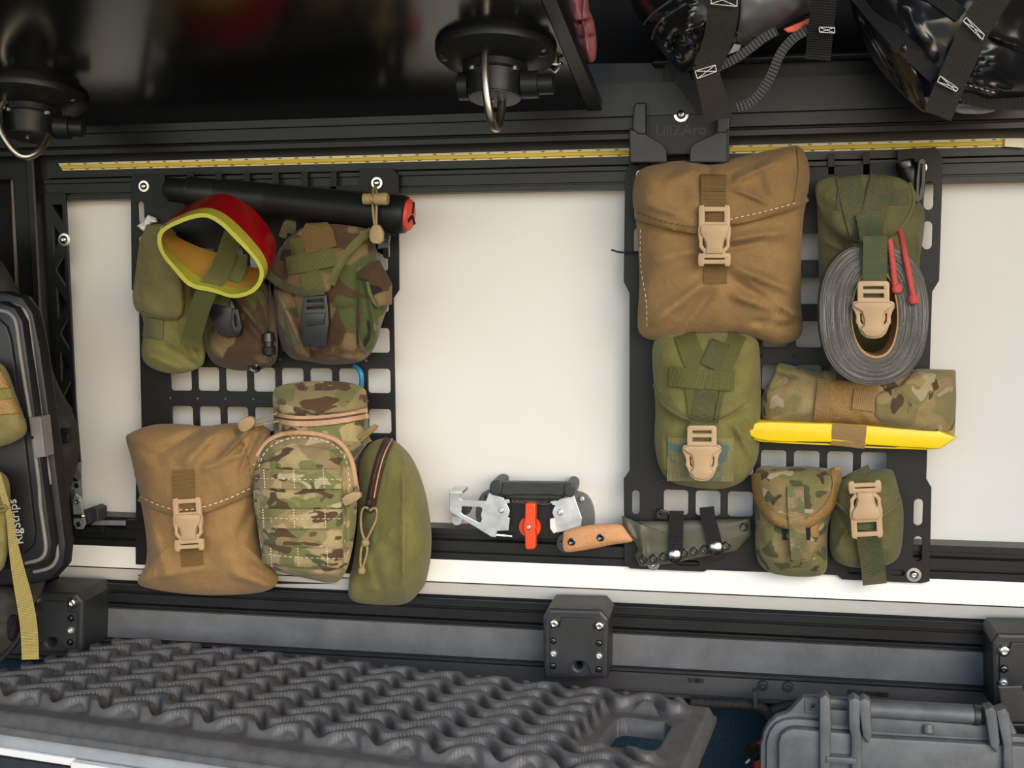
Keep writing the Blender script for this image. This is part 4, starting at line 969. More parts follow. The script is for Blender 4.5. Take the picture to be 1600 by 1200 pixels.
pk = Soft('front_pocket', ZB([(680, 440), (740, 352), (850, 320), (1000, 330), (1100, 380), (1148, 470), (1165, 620), (1160, 760), (1135, 920), (1105, 1010), (1060, 1056), (950, 1035), (760, 992), (705, 930), (682, 760), (662, 640), (658, 520)]), 'multicam', t, w0=.074, side=.032, T=.036, back=.84, p=3.2, N=130, K=24, nz=(.002, 26),
          folds=fl(ZB, [(740, 400, 860, 380, .003, 12), (730, 980, 1100, 1010, .004, 20), (1000, 400, 1080, 440, .003, 16), (1100, 430, 1105, 960, -.005, 9), (735, 420, 710, 960, -.002, 9), (740, 405, 1080, 405, -.0, 9)], 3.077))
tubes('piping', ZB([(668, 480), (690, 420), (745, 352), (850, 322), (1000, 333), (1095, 378), (1142, 465), (1158, 580)]), .0034, 'zip_tan', t, lambda x, y: max(pk.h(x, y), nk.h(x, y)), lift=.003)
stitches('pocket_stitching', ZB([(690, 490), (720, 410), (800, 360), (900, 345), (1000, 360), (1080, 400), (1120, 480), (1130, 600)]), pk.h, t, 'thread_pale', lift=.001)
ip = patch('molle_field', ZB([(745, 420), (860, 385), (1000, 395), (1080, 430), (1095, 600), (1105, 960), (1000, 985), (760, 965), (715, 900), (695, 700), (700, 520)]), 'multicam', t, lambda x, y: pk.h(x, y), t=.004, p=12)
for (pth, vx) in (([(672, 545), (860, 552), (1088, 550)], (717, 860, 1003)), ([(690, 735), (860, 742), (1095, 740)], (712, 860, 1010)), ([(706, 910), (880, 928), (1096, 932)], (750, 880, 1020))):
    s_ = strap('molle_strap', ZB(pth), 30, 'multicam_b', t, ip.h, lift=.0075, t=.004, across=4)
    y0 = pth[1][1]
    for x in vx: stitches('bar_tack', ZB([(x - 3, y0 - 48), (x + 3, y0 + 46)]), ip.h, s_, 'thread_pale', 3, 1, 1.6, lift=.0085)
    stitches('edge_stitching', ZB([(p_[0], p_[1]) for p_ in pth]), ip.h, s_, 'thread_pale', 4, 4, 1.0, lift=.0085)
# cord pulls
def pull(parent, pth, tab, w, wtab):
    tubes('pull_cord', [(*zpt(ZB, x, y), w) for x, y in pth], .0014, 'cord_tan', parent)
    plate('pull_tab', ZB(tab), wtab, .007, 'toggle_tan', parent, bevel=.0018, rd=1, sharp=30)
pull(t, [(780, 232), (700, 255), (655, 280), (655, 295), (720, 285), (790, 270)], [(590, 275), (640, 252), (662, 262), (662, 290), (620, 320), (600, 312)], .105, .112)
pull(t, [(1165, 575), (1172, 610), (1150, 640), (1135, 640), (1160, 600)], [(1093, 640), (1150, 615), (1175, 620), (1172, 640), (1110, 675), (1098, 665)], .135, .142)
tubes('side_cord', [(*zpt(ZB, 1165, 355), .10), (*zpt(ZB, 1210, 320), .115), (*zpt(ZB, 1262, 285), .12), (*zpt(ZB, 1255, 300), .12), (*zpt(ZB, 1190, 355), .105)], .0024, 'toggle_tan', t)
strap('side_webbing', [(*zpt(ZB, 1165, 385), .095), (*zpt(ZB, 1225, 350), .085)], 12, 'web_tan_print', t)

t = tw('zip_pouch', 'bright olive wedge-shaped pouch with brown zip and cord pull', 'pouch', *zpt(ZB, 1320, 1150), group=GB)
def wedge(px, py):
    x, y = (px - 180) * 3.077, (py - 570) * 3.077
    return .040 * max(0.0, 1 - abs(x - 1385) / 210)
b = Soft('body', ZB([(1168, 440), (1235, 365), (1300, 350), (1345, 360), (1430, 440), (1490, 590), (1522, 780), (1520, 920), (1495, 1050), (1470, 1085), (1405, 1155), (1280, 1158), (1125, 1142), (1118, 1060), (1150, 920), (1168, 720)]), 'olive_bright', t, w0=.0395, side=.014, T=.030, p=3.5, center=zpt(ZB, 1330, 780), bulge=wedge, N=120, K=24, nz=(.002, 24),
         folds=fl(ZB, [(1385, 440, 1385, 980, .003, 7), (1385, 980, 1400, 1140, .004, 8), (1180, 960, 1330, 800, .002, 30), (1150, 1120, 1330, 930, .003, 26), (1400, 700, 1500, 900, .002, 30), (1200, 780, 1280, 1100, -.003, 24)], 3.077))
zt_ = strap('zip_tape', ZB([(1322, 355), (1285, 425), (1255, 530), (1235, 640), (1222, 700)]), 17, 'zip_brown', t, b.h, lift=.003, across=3)
for dx in (-9, 9): tubes('zip_coil', ZB([(1322 + dx, 355), (1285 + dx, 425), (1255 + dx, 530), (1235 + dx, 640)]), .0009, 'zip_tan' if dx > 0 else 'zip_brown', zt_, b.h, lift=.004)
wz = b.h(*zpt(ZB, 1222, 690)) + .006
sl = plate('zip_slider', ZB([(1210, 650), (1235, 645), (1245, 690), (1228, 715), (1208, 700)]), wz, .005, 'steel_dark', t, bevel=.001, rd=1)
for pth in ([(1225, 700), (1255, 680), (1262, 730), (1230, 800), (1205, 850)], [(1218, 690), (1190, 680), (1178, 740), (1185, 810), (1205, 850)], [(1205, 850), (1215, 890), (1195, 960), (1187, 985)], [(1195, 850), (1180, 890), (1178, 960), (1185, 985)]):
    tubes('pull_cord', [(*zpt(ZB, x, y), wz + .005) for x, y in pth], .0016, 'cord_tan', t)
for x, y, r in ((1203, 855, .0052), (1186, 990, .0050)):
    lathe('cord_knot', [(-r, r * .4), (-r * .6, r * .9), (0, r), (r * .6, r * .9), (r, r * .4)], at(*zpt(ZB, x, y), wz + .005), (.2, 0, -1), 'cord_tan', t, n=10)

t = tw('blue_hook', 'short curved blue plastic hook above the bottle pouch lid', 'hook', *zpt(ZB, 1180, 60), w=.040)
tubes('hook_body', [(*zpt(ZB, 1150, 5), .041), (*zpt(ZB, 1172, 20), .046), (*zpt(ZB, 1186, 45), .048), (*zpt(ZB, 1184, 105), .046)], .0032, 'blue_plastic', t, n=8)
# ================================================================== upper right group
t = tw('general_pouch', 'large coyote brown pouch with tan buckle below the black holder', 'pouch', *zpt(ZC, 480, 980), group=GC)
b = Soft('body', ZC([(85, 300), (100, 215), (125, 190), (200, 165), (350, 150), (450, 178), (560, 140), (830, 84), (850, 84), (885, 120), (905, 200), (892, 330), (872, 420), (862, 700), (866, 850), (876, 930), (850, 985), (760, 1010), (640, 968), (560, 950), (450, 957), (300, 966), (190, 990), (115, 962), (104, 900), (120, 700), (100, 420)]), 'coyote', t, w0=.0395, side=.028, T=.042, p=3.6, center=zpt(ZC, 480, 560), N=150, K=28, nz=(.003, 60),
         folds=fl(ZC, [(520, 520, 800, 480, .006, 30), (540, 640, 840, 760, .007, 30), (540, 700, 820, 880, -.006, 24), (560, 780, 860, 860, .008, 26), (640, 900, 850, 920, -.006, 22), (440, 700, 180, 900, .006, 34), (400, 560, 150, 620, .004, 34), (450, 760, 300, 950, -.005, 28), (520, 560, 700, 520, -.004, 22), (700, 920, 860, 860, .006, 20)], 2.963))
big = b
fo = ZC([(82, 300), (98, 213), (125, 187), (200, 162), (350, 147), (450, 175), (560, 137), (830, 80), (852, 80), (888, 118), (908, 200), (895, 325), (850, 368), (700, 410), (540, 444), (460, 470), (390, 486), (250, 466), (130, 430), (88, 385)])
f_ = Soft('flap', fo, 'coyote', t, w0=.0, side=.007, T=.006, p=8, rd=1, base=lambda x, y: big.h(x, y), center=zpt(ZC, 500, 290), N=150, K=24, nz=(.003, 45),
          folds=fl(ZC, [(560, 240, 760, 150, .005, 26), (560, 280, 700, 340, .004, 20), (380, 180, 240, 260, .004, 30), (120, 340, 300, 400, .004, 26), (640, 170, 700, 330, -.004, 20), (440, 180, 430, 300, -.005, 22)], 2.963))
tubes('corner_seam', ZC([(842, 90), (852, 190), (840, 280), (826, 350)]), .0008, 'thread_brown', t, f_.h, lift=.0003)
strap('flap_hem', ZC([(98, 405), (200, 440), (300, 464), (392, 474)]), 11, 'coyote', t, f_.h, lift=.0025)
strap('flap_hem', ZC([(530, 436), (600, 422), (700, 398), (850, 356), (892, 322)]), 11, 'coyote', t, f_.h, lift=.0025)
stitches('stitching', ZC([(105, 392), (200, 425), (300, 450), (390, 460)]), f_.h, t, 'thread_brown', lift=.004)
stitches('stitching', ZC([(532, 424), (600, 408), (700, 386), (850, 344)]), f_.h, t, 'thread_pale', lift=.004)
stitches('seam_stitching', ZC([(120, 470), (118, 640), (150, 800), (150, 930)]), b.h, t, 'thread_pale', 4, 5, .9, lift=.001)
strap('closing_strap', ZC([(460, 215), (458, 320), (460, 435)]), 39, 'web_coyote', t, f_.h, lift=.004)
strap('strap_fold', ZC([(460, 216), (459, 290)]), 40, 'web_coyote', t, f_.h, lift=.0065)
strap('lower_strap', ZC([(467, 590), (468, 720)]), 36, 'web_coyote', t, b.h, lift=.003)
buckle_a(t, *zpt(ZC, 463, 363), 48, 92, f_.h(*zpt(ZC, 463, 480)) + .005)

t = tw('belt_pouch', 'olive pouch with crossed straps behind the duct tape roll', 'pouch', *zpt(ZC, 1180, 1080), group=GC)
b = Soft('body', ZC([(930, 250), (1000, 225), (1170, 215), (1310, 225), (1395, 320), (1440, 375), (1432, 500), (1410, 620), (1415, 700), (1380, 900), (1350, 1060), (1180, 1085), (1000, 1080), (955, 1000), (945, 600), (940, 400)]), 'olive_sage', t, w0=.0395, side=.022, T=.032, p=3, nz=(.003, 26), folds=fl(ZC, [(1400, 480, 1420, 640, .004, 14), (960, 520, 1060, 560, .005, 20), (980, 480, 1090, 540, -.004, 16)], 2.963))
f_ = patch('flap', ZC([(925, 250), (1000, 226), (1170, 214), (1300, 222), (1365, 250), (1398, 320), (1370, 410), (1310, 490), (1220, 525), (1110, 532), (1040, 500), (970, 430), (935, 345)]), 'olive_sage', t, lambda x, y: max(b.h(x, y), .075), t=.012, p=9, center=zpt(ZC, 1165, 370))
tubes('flap_edge', ZC([(1365, 255), (1394, 320), (1368, 405), (1310, 485)]), .0025, 'olive_hem', t, f_.h, lift=.001)
strap('cross_strap', ZC([(1082, 220), (1105, 340), (1150, 510)]), 38, 'web_green', t, f_.h, lift=.003)
strap('cross_strap', ZC([(1245, 222), (1215, 340), (1180, 500)]), 38, 'web_green', t, f_.h, lift=.005)
strap('loop_strip', ZC([(1030, 330), (1060, 332)]), 32, 'web_green', t, f_.h, lift=.002)
strap('loop_strip', ZC([(1270, 320), (1360, 318)]), 24, 'web_green', t, f_.h, lift=.002)
TW = .150
strap('closing_strap', [(*zpt(ZC, 1170, 390), f_.h(*zpt(ZC, 1170, 390)) + .008), (*zpt(ZC, 1185, 460), .118), (*zpt(ZC, 1190, 520), .140), (*zpt(ZC, 1192, 560), TW + .004), (*zpt(ZC, 1195, 640), TW + .003), (*zpt(ZC, 1195, 740), TW - .004)], 37, 'web_green', t)
strap('strap_end', [(*zpt(ZC, 1208, 500), TW + .002), (*zpt(ZC, 1208, 570), TW + .0085), (*zpt(ZC, 1204, 700), TW + .0065), (*zpt(ZC, 1204, 790), TW + .003)], 38, 'web_green', t)
buckle_b(t, *zpt(ZC, 1200, 713), 63, 87, TW + .002)
# cords with melted knots
for pth, kn_ in (([(1275, 515), (1285, 600), (1300, 735)], (1308, 742)), ([(1322, 480), (1345, 580), (1385, 785)], (1385, 793))):
    tubes('red_cord', [(*zpt(ZC, x, y), .098 + .056 * sst((y - 450) / 70)) for x, y in pth], .0032, 'cord_red', t, n=9)
    lathe('cord_knot', [(-.006, .002), (-.004, .005), (0, .0062), (.004, .005), (.006, .002)], at(*zpt(ZC, *kn_), .153), (.1, 0, -1), 'cord_red', t, n=10)

# duct tape roll squashed to an oval
t = tw('duct_tape_roll', 'used roll of grey duct tape squashed oval, buckled to the olive pouch', 'tape', *zpt(ZC, 1203, 1195), w=.10)
oo = resample(chaikin(ZC([(1200, 535), (1060, 555), (965, 680), (944, 850), (965, 1040), (1050, 1160), (1200, 1203), (1350, 1160), (1440, 1040), (1464, 850), (1440, 680), (1350, 560)]), 3), 96)
ii = resample(chaikin(ZC([(1205, 640), (1150, 665), (1105, 760), (1092, 880), (1110, 980), (1150, 1045), (1210, 1072), (1270, 1050), (1305, 980), (1318, 880), (1305, 760), (1265, 665)]), 3), 96)
def start(o, c):   # begin every outline at the top so the two loops run together
    k = min(range(len(o)), key=lambda i: o[i][1]); return o[k:] + o[:k]
oo, ii = start(oo, 0), start(ii, 0)
V = []; Fc = []; uv = []; nr_, n_ = 46, 96
rnd = [random.random() for _ in range(nr_ + 1)]
for k in range(nr_ + 1):
    f = k / nr_
    for j in range(n_):
        x = ii[j][0] + (oo[j][0] - ii[j][0]) * f; y = ii[j][1] + (oo[j][1] - ii[j][1]) * f
        w = TW - .006 * f ** 4 + .0011 * (rnd[k] - .5) * 2 + .0012 * mn.noise(Vector((x / 30, y / 30, 3)))
        V.append(at(x, y, w)); uv.append((j / n_ if j < n_ / 2 else 1 - j / n_, f))
b0 = len(V)
tr = mk('tape_layers', V, [(k * n_ + j, k * n_ + (j + 1) % n_, (k + 1) * n_ + (j + 1) % n_, (k + 1) * n_ + j) for k in range(nr_) for j in range(n_)], 'tape_edge', t, uvs=uv, sharp=None)
V = []; Fc = []
for w, s_ in ((TW - .005, 1.0), (.104, 1.0)):
    for x, y in oo:
        p = at(x, y, TW - .005); p.y = -w; V.append(p)
mk('outer_wrap', V, [(j, (j + 1) % n_, n_ + (j + 1) % n_, n_ + j) for j in range(n_)], 'tape_side', t)
V = []
for w, s_ in ((TW + .0005, 1.0), (TW + .0005, .95), (.104, .95), (.104, 1.0)):
    c_ = zpt(ZC, 1205, 860)
    for x, y in ii:
        p = at(c_[0] + (x - c_[0]) * s_, c_[1] + (y - c_[1]) * s_, TW); p.y = -w; V.append(p)
mk('card_core', V, [(k * n_ + j, k * n_ + (j + 1) % n_, (k + 1) * n_ + (j + 1) % n_, (k + 1) * n_ + j) for k in range(3) for j in range(n_)], 'card', t)

t = tw('penlight', 'slim black penlight with pocket clip beside the green flap', 'penlight', *zpt(ZC, 1390, 340), w=.045)
tube('barrel', [at(*zpt(ZC, 1355, 180), .055), at(*zpt(ZC, 1372, 200), .056), at(*zpt(ZC, 1378, 250), .056), at(*zpt(ZC, 1385, 345), .056)], [.011, .0125, .011, .010], 'pen_black', t, n=16)
lathe('crown', [(0, .010), (.004, .0115), (.010, .0105), (.012, .006), (.012, 0)], at(*zpt(ZC, 1355, 195), .056), (-.25, 0, 1), 'steel_dark', t, n=16)
plate('clip', ZC([(1412, 150), (1425, 140), (1438, 150), (1440, 200), (1432, 300), (1425, 330), (1400, 345), (1396, 320), (1402, 230)]), .075, .004, 'pen_black', t, holes=[ZC([(1416, 165), (1428, 165), (1424, 260), (1410, 320), (1408, 300)])], bevel=.0008)
lathe('eyelet', [(0, .006), (.002, .0065), (.003, .005), (.001, .003), (.001, 0)], at(*zpt(ZC, 1403, 183), .0385), (0, -1, 0), 'steel', t, n=14)

t = tw('cable_tie', 'thin black cable tie tail sticking out beside the large coyote pouch', 'cable tie', 972, 391, w=.04)
tubes('tie_tail', [(955, 390, .05), (965, 394, .05), (985, 395, .046), (1003, 393, .042)], .0012, 'cord_black', t)
t = tw('wire_ring', 'thin white wire ring at the top corner of the large pouch', 'ring', *zpt(ZC, 110, 215), w=.05)
tube('ring_wire', [at(*zpt(ZC, 118 + 16 * math.cos(a * math.pi / 10), 218 + 20 * math.sin(a * math.pi / 10)), .075) for a in range(20)], .0008, 'paper_white', t, n=6, closed=True)

# ================================================================== lower right group
t = tw('belt_pouch', 'olive pouch with wide cross tape and printed base below the large coyote pouch', 'pouch', *zpt(ZD, 430, 720), group=GD)
b = Soft('body', ZD([(178, 60), (200, 10), (300, 0), (560, 0), (660, 15), (675, 100), (680, 300), (672, 500), (665, 590), (605, 690), (500, 727), (400, 722), (250, 695), (200, 610), (182, 490), (192, 350), (178, 200)]), 'olive_bright', t, w0=.0395, side=.022, T=.040, p=3.2, nz=(.0025, 30), N=120, K=24,
         folds=fl(ZD, [(560, 420, 650, 600, .005, 26), (600, 400, 660, 520, -.004, 20), (480, 400, 640, 330, .004, 24), (220, 500, 240, 660, .003, 22)], 2.963))
lo2 = b
f_ = patch('flap', ZD([(172, 70), (198, 5), (300, -5), (560, -5), (662, 10), (678, 120), (668, 240), (625, 320), (540, 375), (470, 405), (400, 414), (300, 398), (215, 335), (180, 220)]), 'olive_bright', t, lambda x, y: lo2.h(x, y), t=.013, p=10, center=zpt(ZD, 425, 200), N=100, K=14)
tubes('flap_edge', ZD([(185, 240), (215, 325), (300, 388), (360, 402)]), .0022, 'olive_hem', t, f_.h, lift=.001)
strap('shoulder_tape', ZD([(325, 5), (350, 80), (385, 165)]), 34, 'web_olive', t, f_.h, lift=.003)
strap('shoulder_tape', ZD([(575, 5), (535, 100), (490, 200)]), 26, 'web_olive', t, f_.h, lift=.003)
strap('folded_tape', ZD([(492, 40), (470, 100), (440, 160)]), 30, 'web_sage', t, f_.h, lift=.006)
strap('cross_tape', ZD([(252, 200), (400, 215), (558, 222)]), 31, 'web_olive', t, f_.h, lift=.007, across=3)
strap('under_tape', ZD([(350, 255), (368, 400), (375, 480)]), 15, 'web_olive', t, f_.h, lift=.004)
strap('closing_strap', ZD([(425, 262), (412, 350), (400, 450), (402, 500)]), 34, 'web_sage', t, lambda x, y: max(f_.h(x, y), lo2.h(x, y) + .006), lift=.005)
strap('strap_tail', ZD([(500, 265), (480, 360), (470, 420)]), 8, 'web_sage', t, f_.h, lift=.003)
pb = strap('printed_tape', ZD([(245, 585), (400, 588), (552, 588)]), 68, 'web_print', t, b.h, lift=.003, across=4)
buckle_b(t, *zpt(ZD, 405, 434), 58, 84, max(b.h(*zpt(ZD, 405, 560)), b.h(*zpt(ZD, 405, 470))) + .008)

t = tw('rolled_pouch', 'rolled camouflage pouch with brown hook-and-loop panel under the tape roll', 'pouch', *zpt(ZD, 1100, 430), group=GD)
b = Soft('body', ZD([(678, 310), (695, 260), (735, 200), (752, 142), (780, 140), (880, 165), (1020, 178), (1200, 190), (1400, 165), (1578, 172), (1582, 300), (1574, 474), (1400, 462), (1280, 448), (1000, 424), (760, 415), (680, 410)]), 'multicam_roll', t, w0=.0395, side=.018, T=.034, p=4, nz=(.003, 24), N=130, K=20,
         folds=fl(ZD, [(740, 170, 860, 200, .006, 16), (690, 270, 830, 200, -.005, 14), (760, 150, 700, 300, .005, 18)], 2.963))
rl = b
patch('velcro_panel', ZD([(952, 210), (1215, 232), (1240, 380), (1262, 444), (930, 416)]), 'velcro_tan', t, lambda x, y: rl.h(x, y), t=.005, rd=0)
strap('velcro_edge', ZD([(975, 212), (955, 412)]), 22, 'elastic_tan', t, rl.h, lift=.006)
patch('end_flap', ZD([(1208, 300), (1225, 282), (1330, 240), (1400, 166), (1580, 172), (1583, 300), (1576, 474), (1280, 448), (1202, 388)]), 'multicam_roll', t, lambda x, y: rl.h(x, y), t=.008, rd=0, N=90, K=14, center=zpt(ZD, 1420, 330))
strap('elastic_tab', ZD([(1105, 305), (1205, 318)]), 32, 'elastic_tan', t, rl.h, lift=.009)
t_roll = t

t = tw('yellow_case', 'flat yellow plastic case with pointed ends under the rolled pouch', 'case', *zpt(ZD, 1080, 530), group=None)
w_ = .082
yo = ZD([(618, 458), (625, 438), (680, 424), (1010, 432), (1165, 441), (1500, 466), (1562, 490), (1500, 528), (1330, 518), (1165, 508), (1010, 497), (720, 492), (660, 482)])
plate('upper_shell', yo, w_, .028, 'yellow_plastic', t, bevel=.003, sharp=30)
plate('lower_shell', ZD([(622, 470), (700, 494), (1010, 500), (1300, 518), (1490, 520), (1520, 524), (1500, 534), (1440, 537), (1165, 528), (1000, 516), (810, 508), (680, 500), (640, 488)]), w_ - .006, .020, 'yellow_plastic', t, bevel=.0015, sharp=30)
for o_ in ([(770, 492), (880, 494), (1000, 500), (1000, 512), (850, 506)], [(1165, 512), (1330, 518), (1300, 530), (1165, 524)]): plate('dark_window', ZD(o_), w_ - .0055, .003, 'black_print', t, bevel=.0003)
strap('holding_band', [(*zpt(ZD, 1090, 425), .078), (*zpt(ZD, 1090, 432), w_ + .004), (*zpt(ZD, 1085, 480), w_ + .0045), (*zpt(ZD, 1082, 515), w_ + .003), (*zpt(ZD, 1080, 528), .070)], 53, 'elastic_tan', t_roll)

t = tw('small_pouch', 'small camouflage pouch with rounded flap, brown hem and pull tab', 'pouch', *zpt(ZD, 830, 1120), group=GD)
b = Soft('body', ZD([(642, 650), (680, 612), (760, 625), (900, 618), (1040, 640), (1052, 700), (1030, 790), (990, 870), (985, 980), (988, 1120), (900, 1132), (780, 1126), (700, 1105), (650, 1040), (655, 850), (640, 740)]), 'multicam_dark', t, w0=.0395, side=.020, T=.034, p=3.2, center=zpt(ZD, 835, 860), nz=(.002, 22))
sm = b
f_ = patch('flap', ZD([(640, 650), (680, 610), (760, 622), (900, 615), (1040, 636), (1055, 700), (1035, 780), (990, 845), (930, 890), (830, 905), (740, 880), (680, 820), (648, 750)]), 'multicam_flap', t, lambda x, y: sm.h(x, y), t=.012, p=10, center=zpt(ZD, 845, 740))
strap('flap_hem', ZD([(655, 650), (662, 760), (700, 830), (770, 882), (840, 894), (930, 872), (1005, 800), (1038, 710), (1020, 622)]), 15, 'velcro_tan', t, f_.h, lift=.002)
strap('pull_tab', ZD([(838, 710), (842, 820), (848, 930), (858, 1050)]), 26, 'web_tan_print', t, lambda x, y: max(f_.h(x, y), sm.h(x, y) + .006), lift=.004)
for x in (786, 896): strap('tab_keeper', ZD([(x, 900), (x + 3, 960)]), 6, 'web_black', t, b.h, lift=.003)
strap('side_label', ZD([(925, 880), (930, 945)]), 13, 'velcro_tan', t, b.h, lift=.002)

t = tw('small_pouch', 'small olive pouch with tan buckle and hanging green strap', 'pouch', *zpt(ZD, 1170, 1085), group=GD)
b = Soft('body', ZD([(1010, 720), (1070, 650), (1200, 632), (1280, 632), (1312, 720), (1340, 800), (1337, 960), (1312, 1065), (1180, 1092), (1060, 1082), (992, 1030), (1000, 850)]), 'olive_sage', t, w0=.0395, side=.018, T=.030, p=3.2, nz=(.0025, 24), folds=fl(ZD, [(1010, 1020, 1100, 880, .004, 20), (1020, 800, 1090, 900, -.004, 16)], 2.963))
so_ = b
f_ = patch('flap', ZD([(1050, 660), (1200, 630), (1280, 628), (1300, 655), (1326, 772), (1240, 862), (1100, 862), (1025, 782)]), 'olive_sage', t, lambda x, y: so_.h(x, y), t=.012, p=10, rd=1)
tubes('flap_edge', ZD([(1030, 785), (1100, 858), (1240, 858), (1322, 775)]), .0018, 'olive_hem', t, f_.h, lift=.001)
strap('closing_strap', [(*zpt(ZD, 1125, 632), .062)] + [(*zpt(ZD, x, y), f_.h(*zpt(ZD, x, y)) + .003) for x, y in ((1135, 650), (1150, 715))], 36, 'web_green', t)
wq = f_.h(*zpt(ZD, 1165, 800)) + .005
buckle_a(t, *zpt(ZD, 1165, 690), 48, 86, wq, flip=True, tilt=-.05)
strap('strap_bridge', [(*zpt(ZD, 1125, 890), wq), (*zpt(ZD, 1225, 890), wq)], 16, 'web_green', t)
strap('hanging_strap', [(*zpt(ZD, 1172, 930), wq + .001), (*zpt(ZD, 1185, 1000), b.h(*zpt(ZD, 1185, 1000)) + .006), (*zpt(ZD, 1196, 1070), b.h(*zpt(ZD, 1190, 1040)) + .002), (*zpt(ZD, 1206, 1165), .066)], 38, 'web_green', t)

# knife in its sheath
t = tw('sheathed_knife', 'fixed knife with orange-tan handle in a dark green moulded sheath', 'knife', *zpt(ZE, 1150, 430))
sh = Soft('sheath', ZE([(884, 228), (892, 240), (910, 250), (960, 252), (1200, 246), (1420, 240), (1423, 310), (1362, 376), (1200, 404), (1110, 424), (960, 441), (938, 392), (953, 370), (940, 340), (900, 300), (890, 270)]), 'kydex', t, w0=.042, side=.008, T=.008, p=5, rd=0, nz=(.0003, 30), center=zpt(ZE, 1130, 330), N=120, K=18, folds=fl(ZE, [(960, 270, 980, 420, .004, 14), (900, 260, 940, 330, .003, 10)], 2.667))
hd = Soft('handle', ZE([(636, 302), (650, 292), (720, 270), (800, 262), (880, 261), (905, 290), (935, 325), (925, 340), (840, 350), (760, 368), (660, 382), (640, 382), (632, 360)]), 'micarta', t, w0=.044, side=.008, T=.008, p=3, rd=1, nz=(0, 30), N=80, K=12)
plate('pommel', ZE([(614, 348), (620, 322), (640, 306), (660, 300), (660, 380), (640, 382), (622, 370)]), .054, .005, 'dark_plastic', t, holes=[disc(*zpt(ZE, 631, 338), 2.2, 2.8, 10)], bevel=.001)
for x, y in ((676, 337), (796, 319)): lathe('handle_screw', [(0, .0048), (.001, .0048), (.0015, .0035), (.0005, .002), (.0005, 0)], at(*zpt(ZE, x, y), hd.h(*zpt(ZE, x, y))), (0, -1, 0), 'steel_dark', t, n=14)
for x, y in ((975, 408), (1018, 405), (1060, 397), (1145, 382), (1187, 375), (1230, 367), (1320, 352), (1393, 275)):
    lathe('eyelet', [(-.001, .0055), (.0015, .0052), (.002, .0042), (.0015, .0030), (-.004, .0028), (-.004, 0)], at(*zpt(ZE, x, y), sh.h(*zpt(ZE, x, y))), (0, -1, 0), 'buckle_black', t, n=18)
for pth, st in ((([(1112, 208), (1110, 300), (1106, 410)]), (1105, 393)), (([(1238, 192), (1262, 300), (1285, 415)]), (1277, 361))):
    s_ = strap('retention_strap', [(*zpt(ZE, pth[0][0], pth[0][1]), .052)] + [(*zpt(ZE, x, y), max(sh.h(*zpt(ZE, x, y)), .062) + .003) for x, y in ((pth[0][0] * .8 + pth[1][0] * .2, 240), pth[1], pth[2])], 23, 'web_black', t)
    lathe('stud', [(0, .0092), (.003, .0088), (.0055, .006), (.0065, 0)], at(*zpt(ZE, *st), sh.h(*zpt(ZE, *st)) + .004), (0, -1, 0), 'steel', s_, n=22)
plate('belt_loop', ZE([(1030, 215), (1045, 205), (1060, 212), (1075, 215), (1075, 245), (1030, 240)]), .050, .006, 'pen_black', t, holes=[disc(*zpt(ZE, 1044, 224), 2.5, 2.5, 10)], bevel=.001)
# ================================================================== bags hanging at the upper right
def stitch_box(parent, z, quad, w, cross=True):
    """white box-and-cross stitching on a strap: quad of zoom points"""
    P = z(quad); seg = [(P[i], P[(i + 1) % 4]) for i in range(4)] + ([(P[0], P[2]), (P[1], P[3])] if cross else [])
    V = []; Fc = []
    for a, b_ in seg:
        n_ = max(2, int(math.dist(a, b_) / 3.2))
        for i in range(n_):
            p0 = [a[k] + (b_[k] - a[k]) * i / n_ for k in (0, 1)]; p1 = [a[k] + (b_[k] - a[k]) * (i + .8) / n_ for k in (0, 1)]
            dx, dy = p1[0] - p0[0], p1[1] - p0[1]; d = math.hypot(dx, dy); nx_, ny_ = -dy / d * .6, dx / d * .6; k0 = len(V)
            for dw in (.0008, -.001):
                for (x, y), s_ in ((p0, 1), (p0, -1), (p1, -1), (p1, 1)): V.append(at(x + nx_ * s_, y + ny_ * s_, w + dw))
            Fc += [(k0, k0 + 1, k0 + 2, k0 + 3), (k0, k0 + 4, k0 + 5, k0 + 1), (k0 + 1, k0 + 5, k0 + 6, k0 + 2), (k0 + 2, k0 + 6, k0 + 7, k0 + 3), (k0 + 3, k0 + 7, k0 + 4, k0)]
    return mk('box_stitch', V, Fc, 'thread_white', parent, smooth=False, kind='stuff')
t = tw('duffel_bag', 'black vinyl duffel bag with orange tag and grey webbing above the holder', 'bag', 1110, 110, w=.20, group='duffel bags under the roof')
b = Soft('shell', X1([(0, -300), (20, -50), (40, 70), (130, 195), (200, 312), (345, 495), (400, 565), (500, 555), (600, 500), (800, 425), (900, 375), (1000, 352), (1120, 272), (1300, 165), (1480, 85), (1530, -60), (1540, -300)]), 'vinyl_black', t, w0=.12, side=.06, T=.09, p=2.6, center=X1([(760, -40)])[0], nz=(.004, 50), N=130, K=26,
         folds=fl(X1, [(200, 280, 420, 480, .010, 24), (420, 220, 540, 400, .012, 26), (400, 240, 330, 430, -.010, 24), (130, 190, 460, 20, .006, 10), (200, 300, 300, 100, .006, 10), (500, 20, 470, 230, .007, 14), (450, 240, 600, 200, .008, 20), (430, 330, 560, 380, -.008, 16)], 5))
du = b
patch('grey_panel', X1([(880, -260), (885, 60), (868, 220), (850, 330), (900, 362), (1000, 345), (1110, 272), (1300, 160), (1470, 75), (1500, -100), (1500, -260)]), 'vinyl_grey', t, lambda x, y: du.h(x, y), t=.004, rd=1)
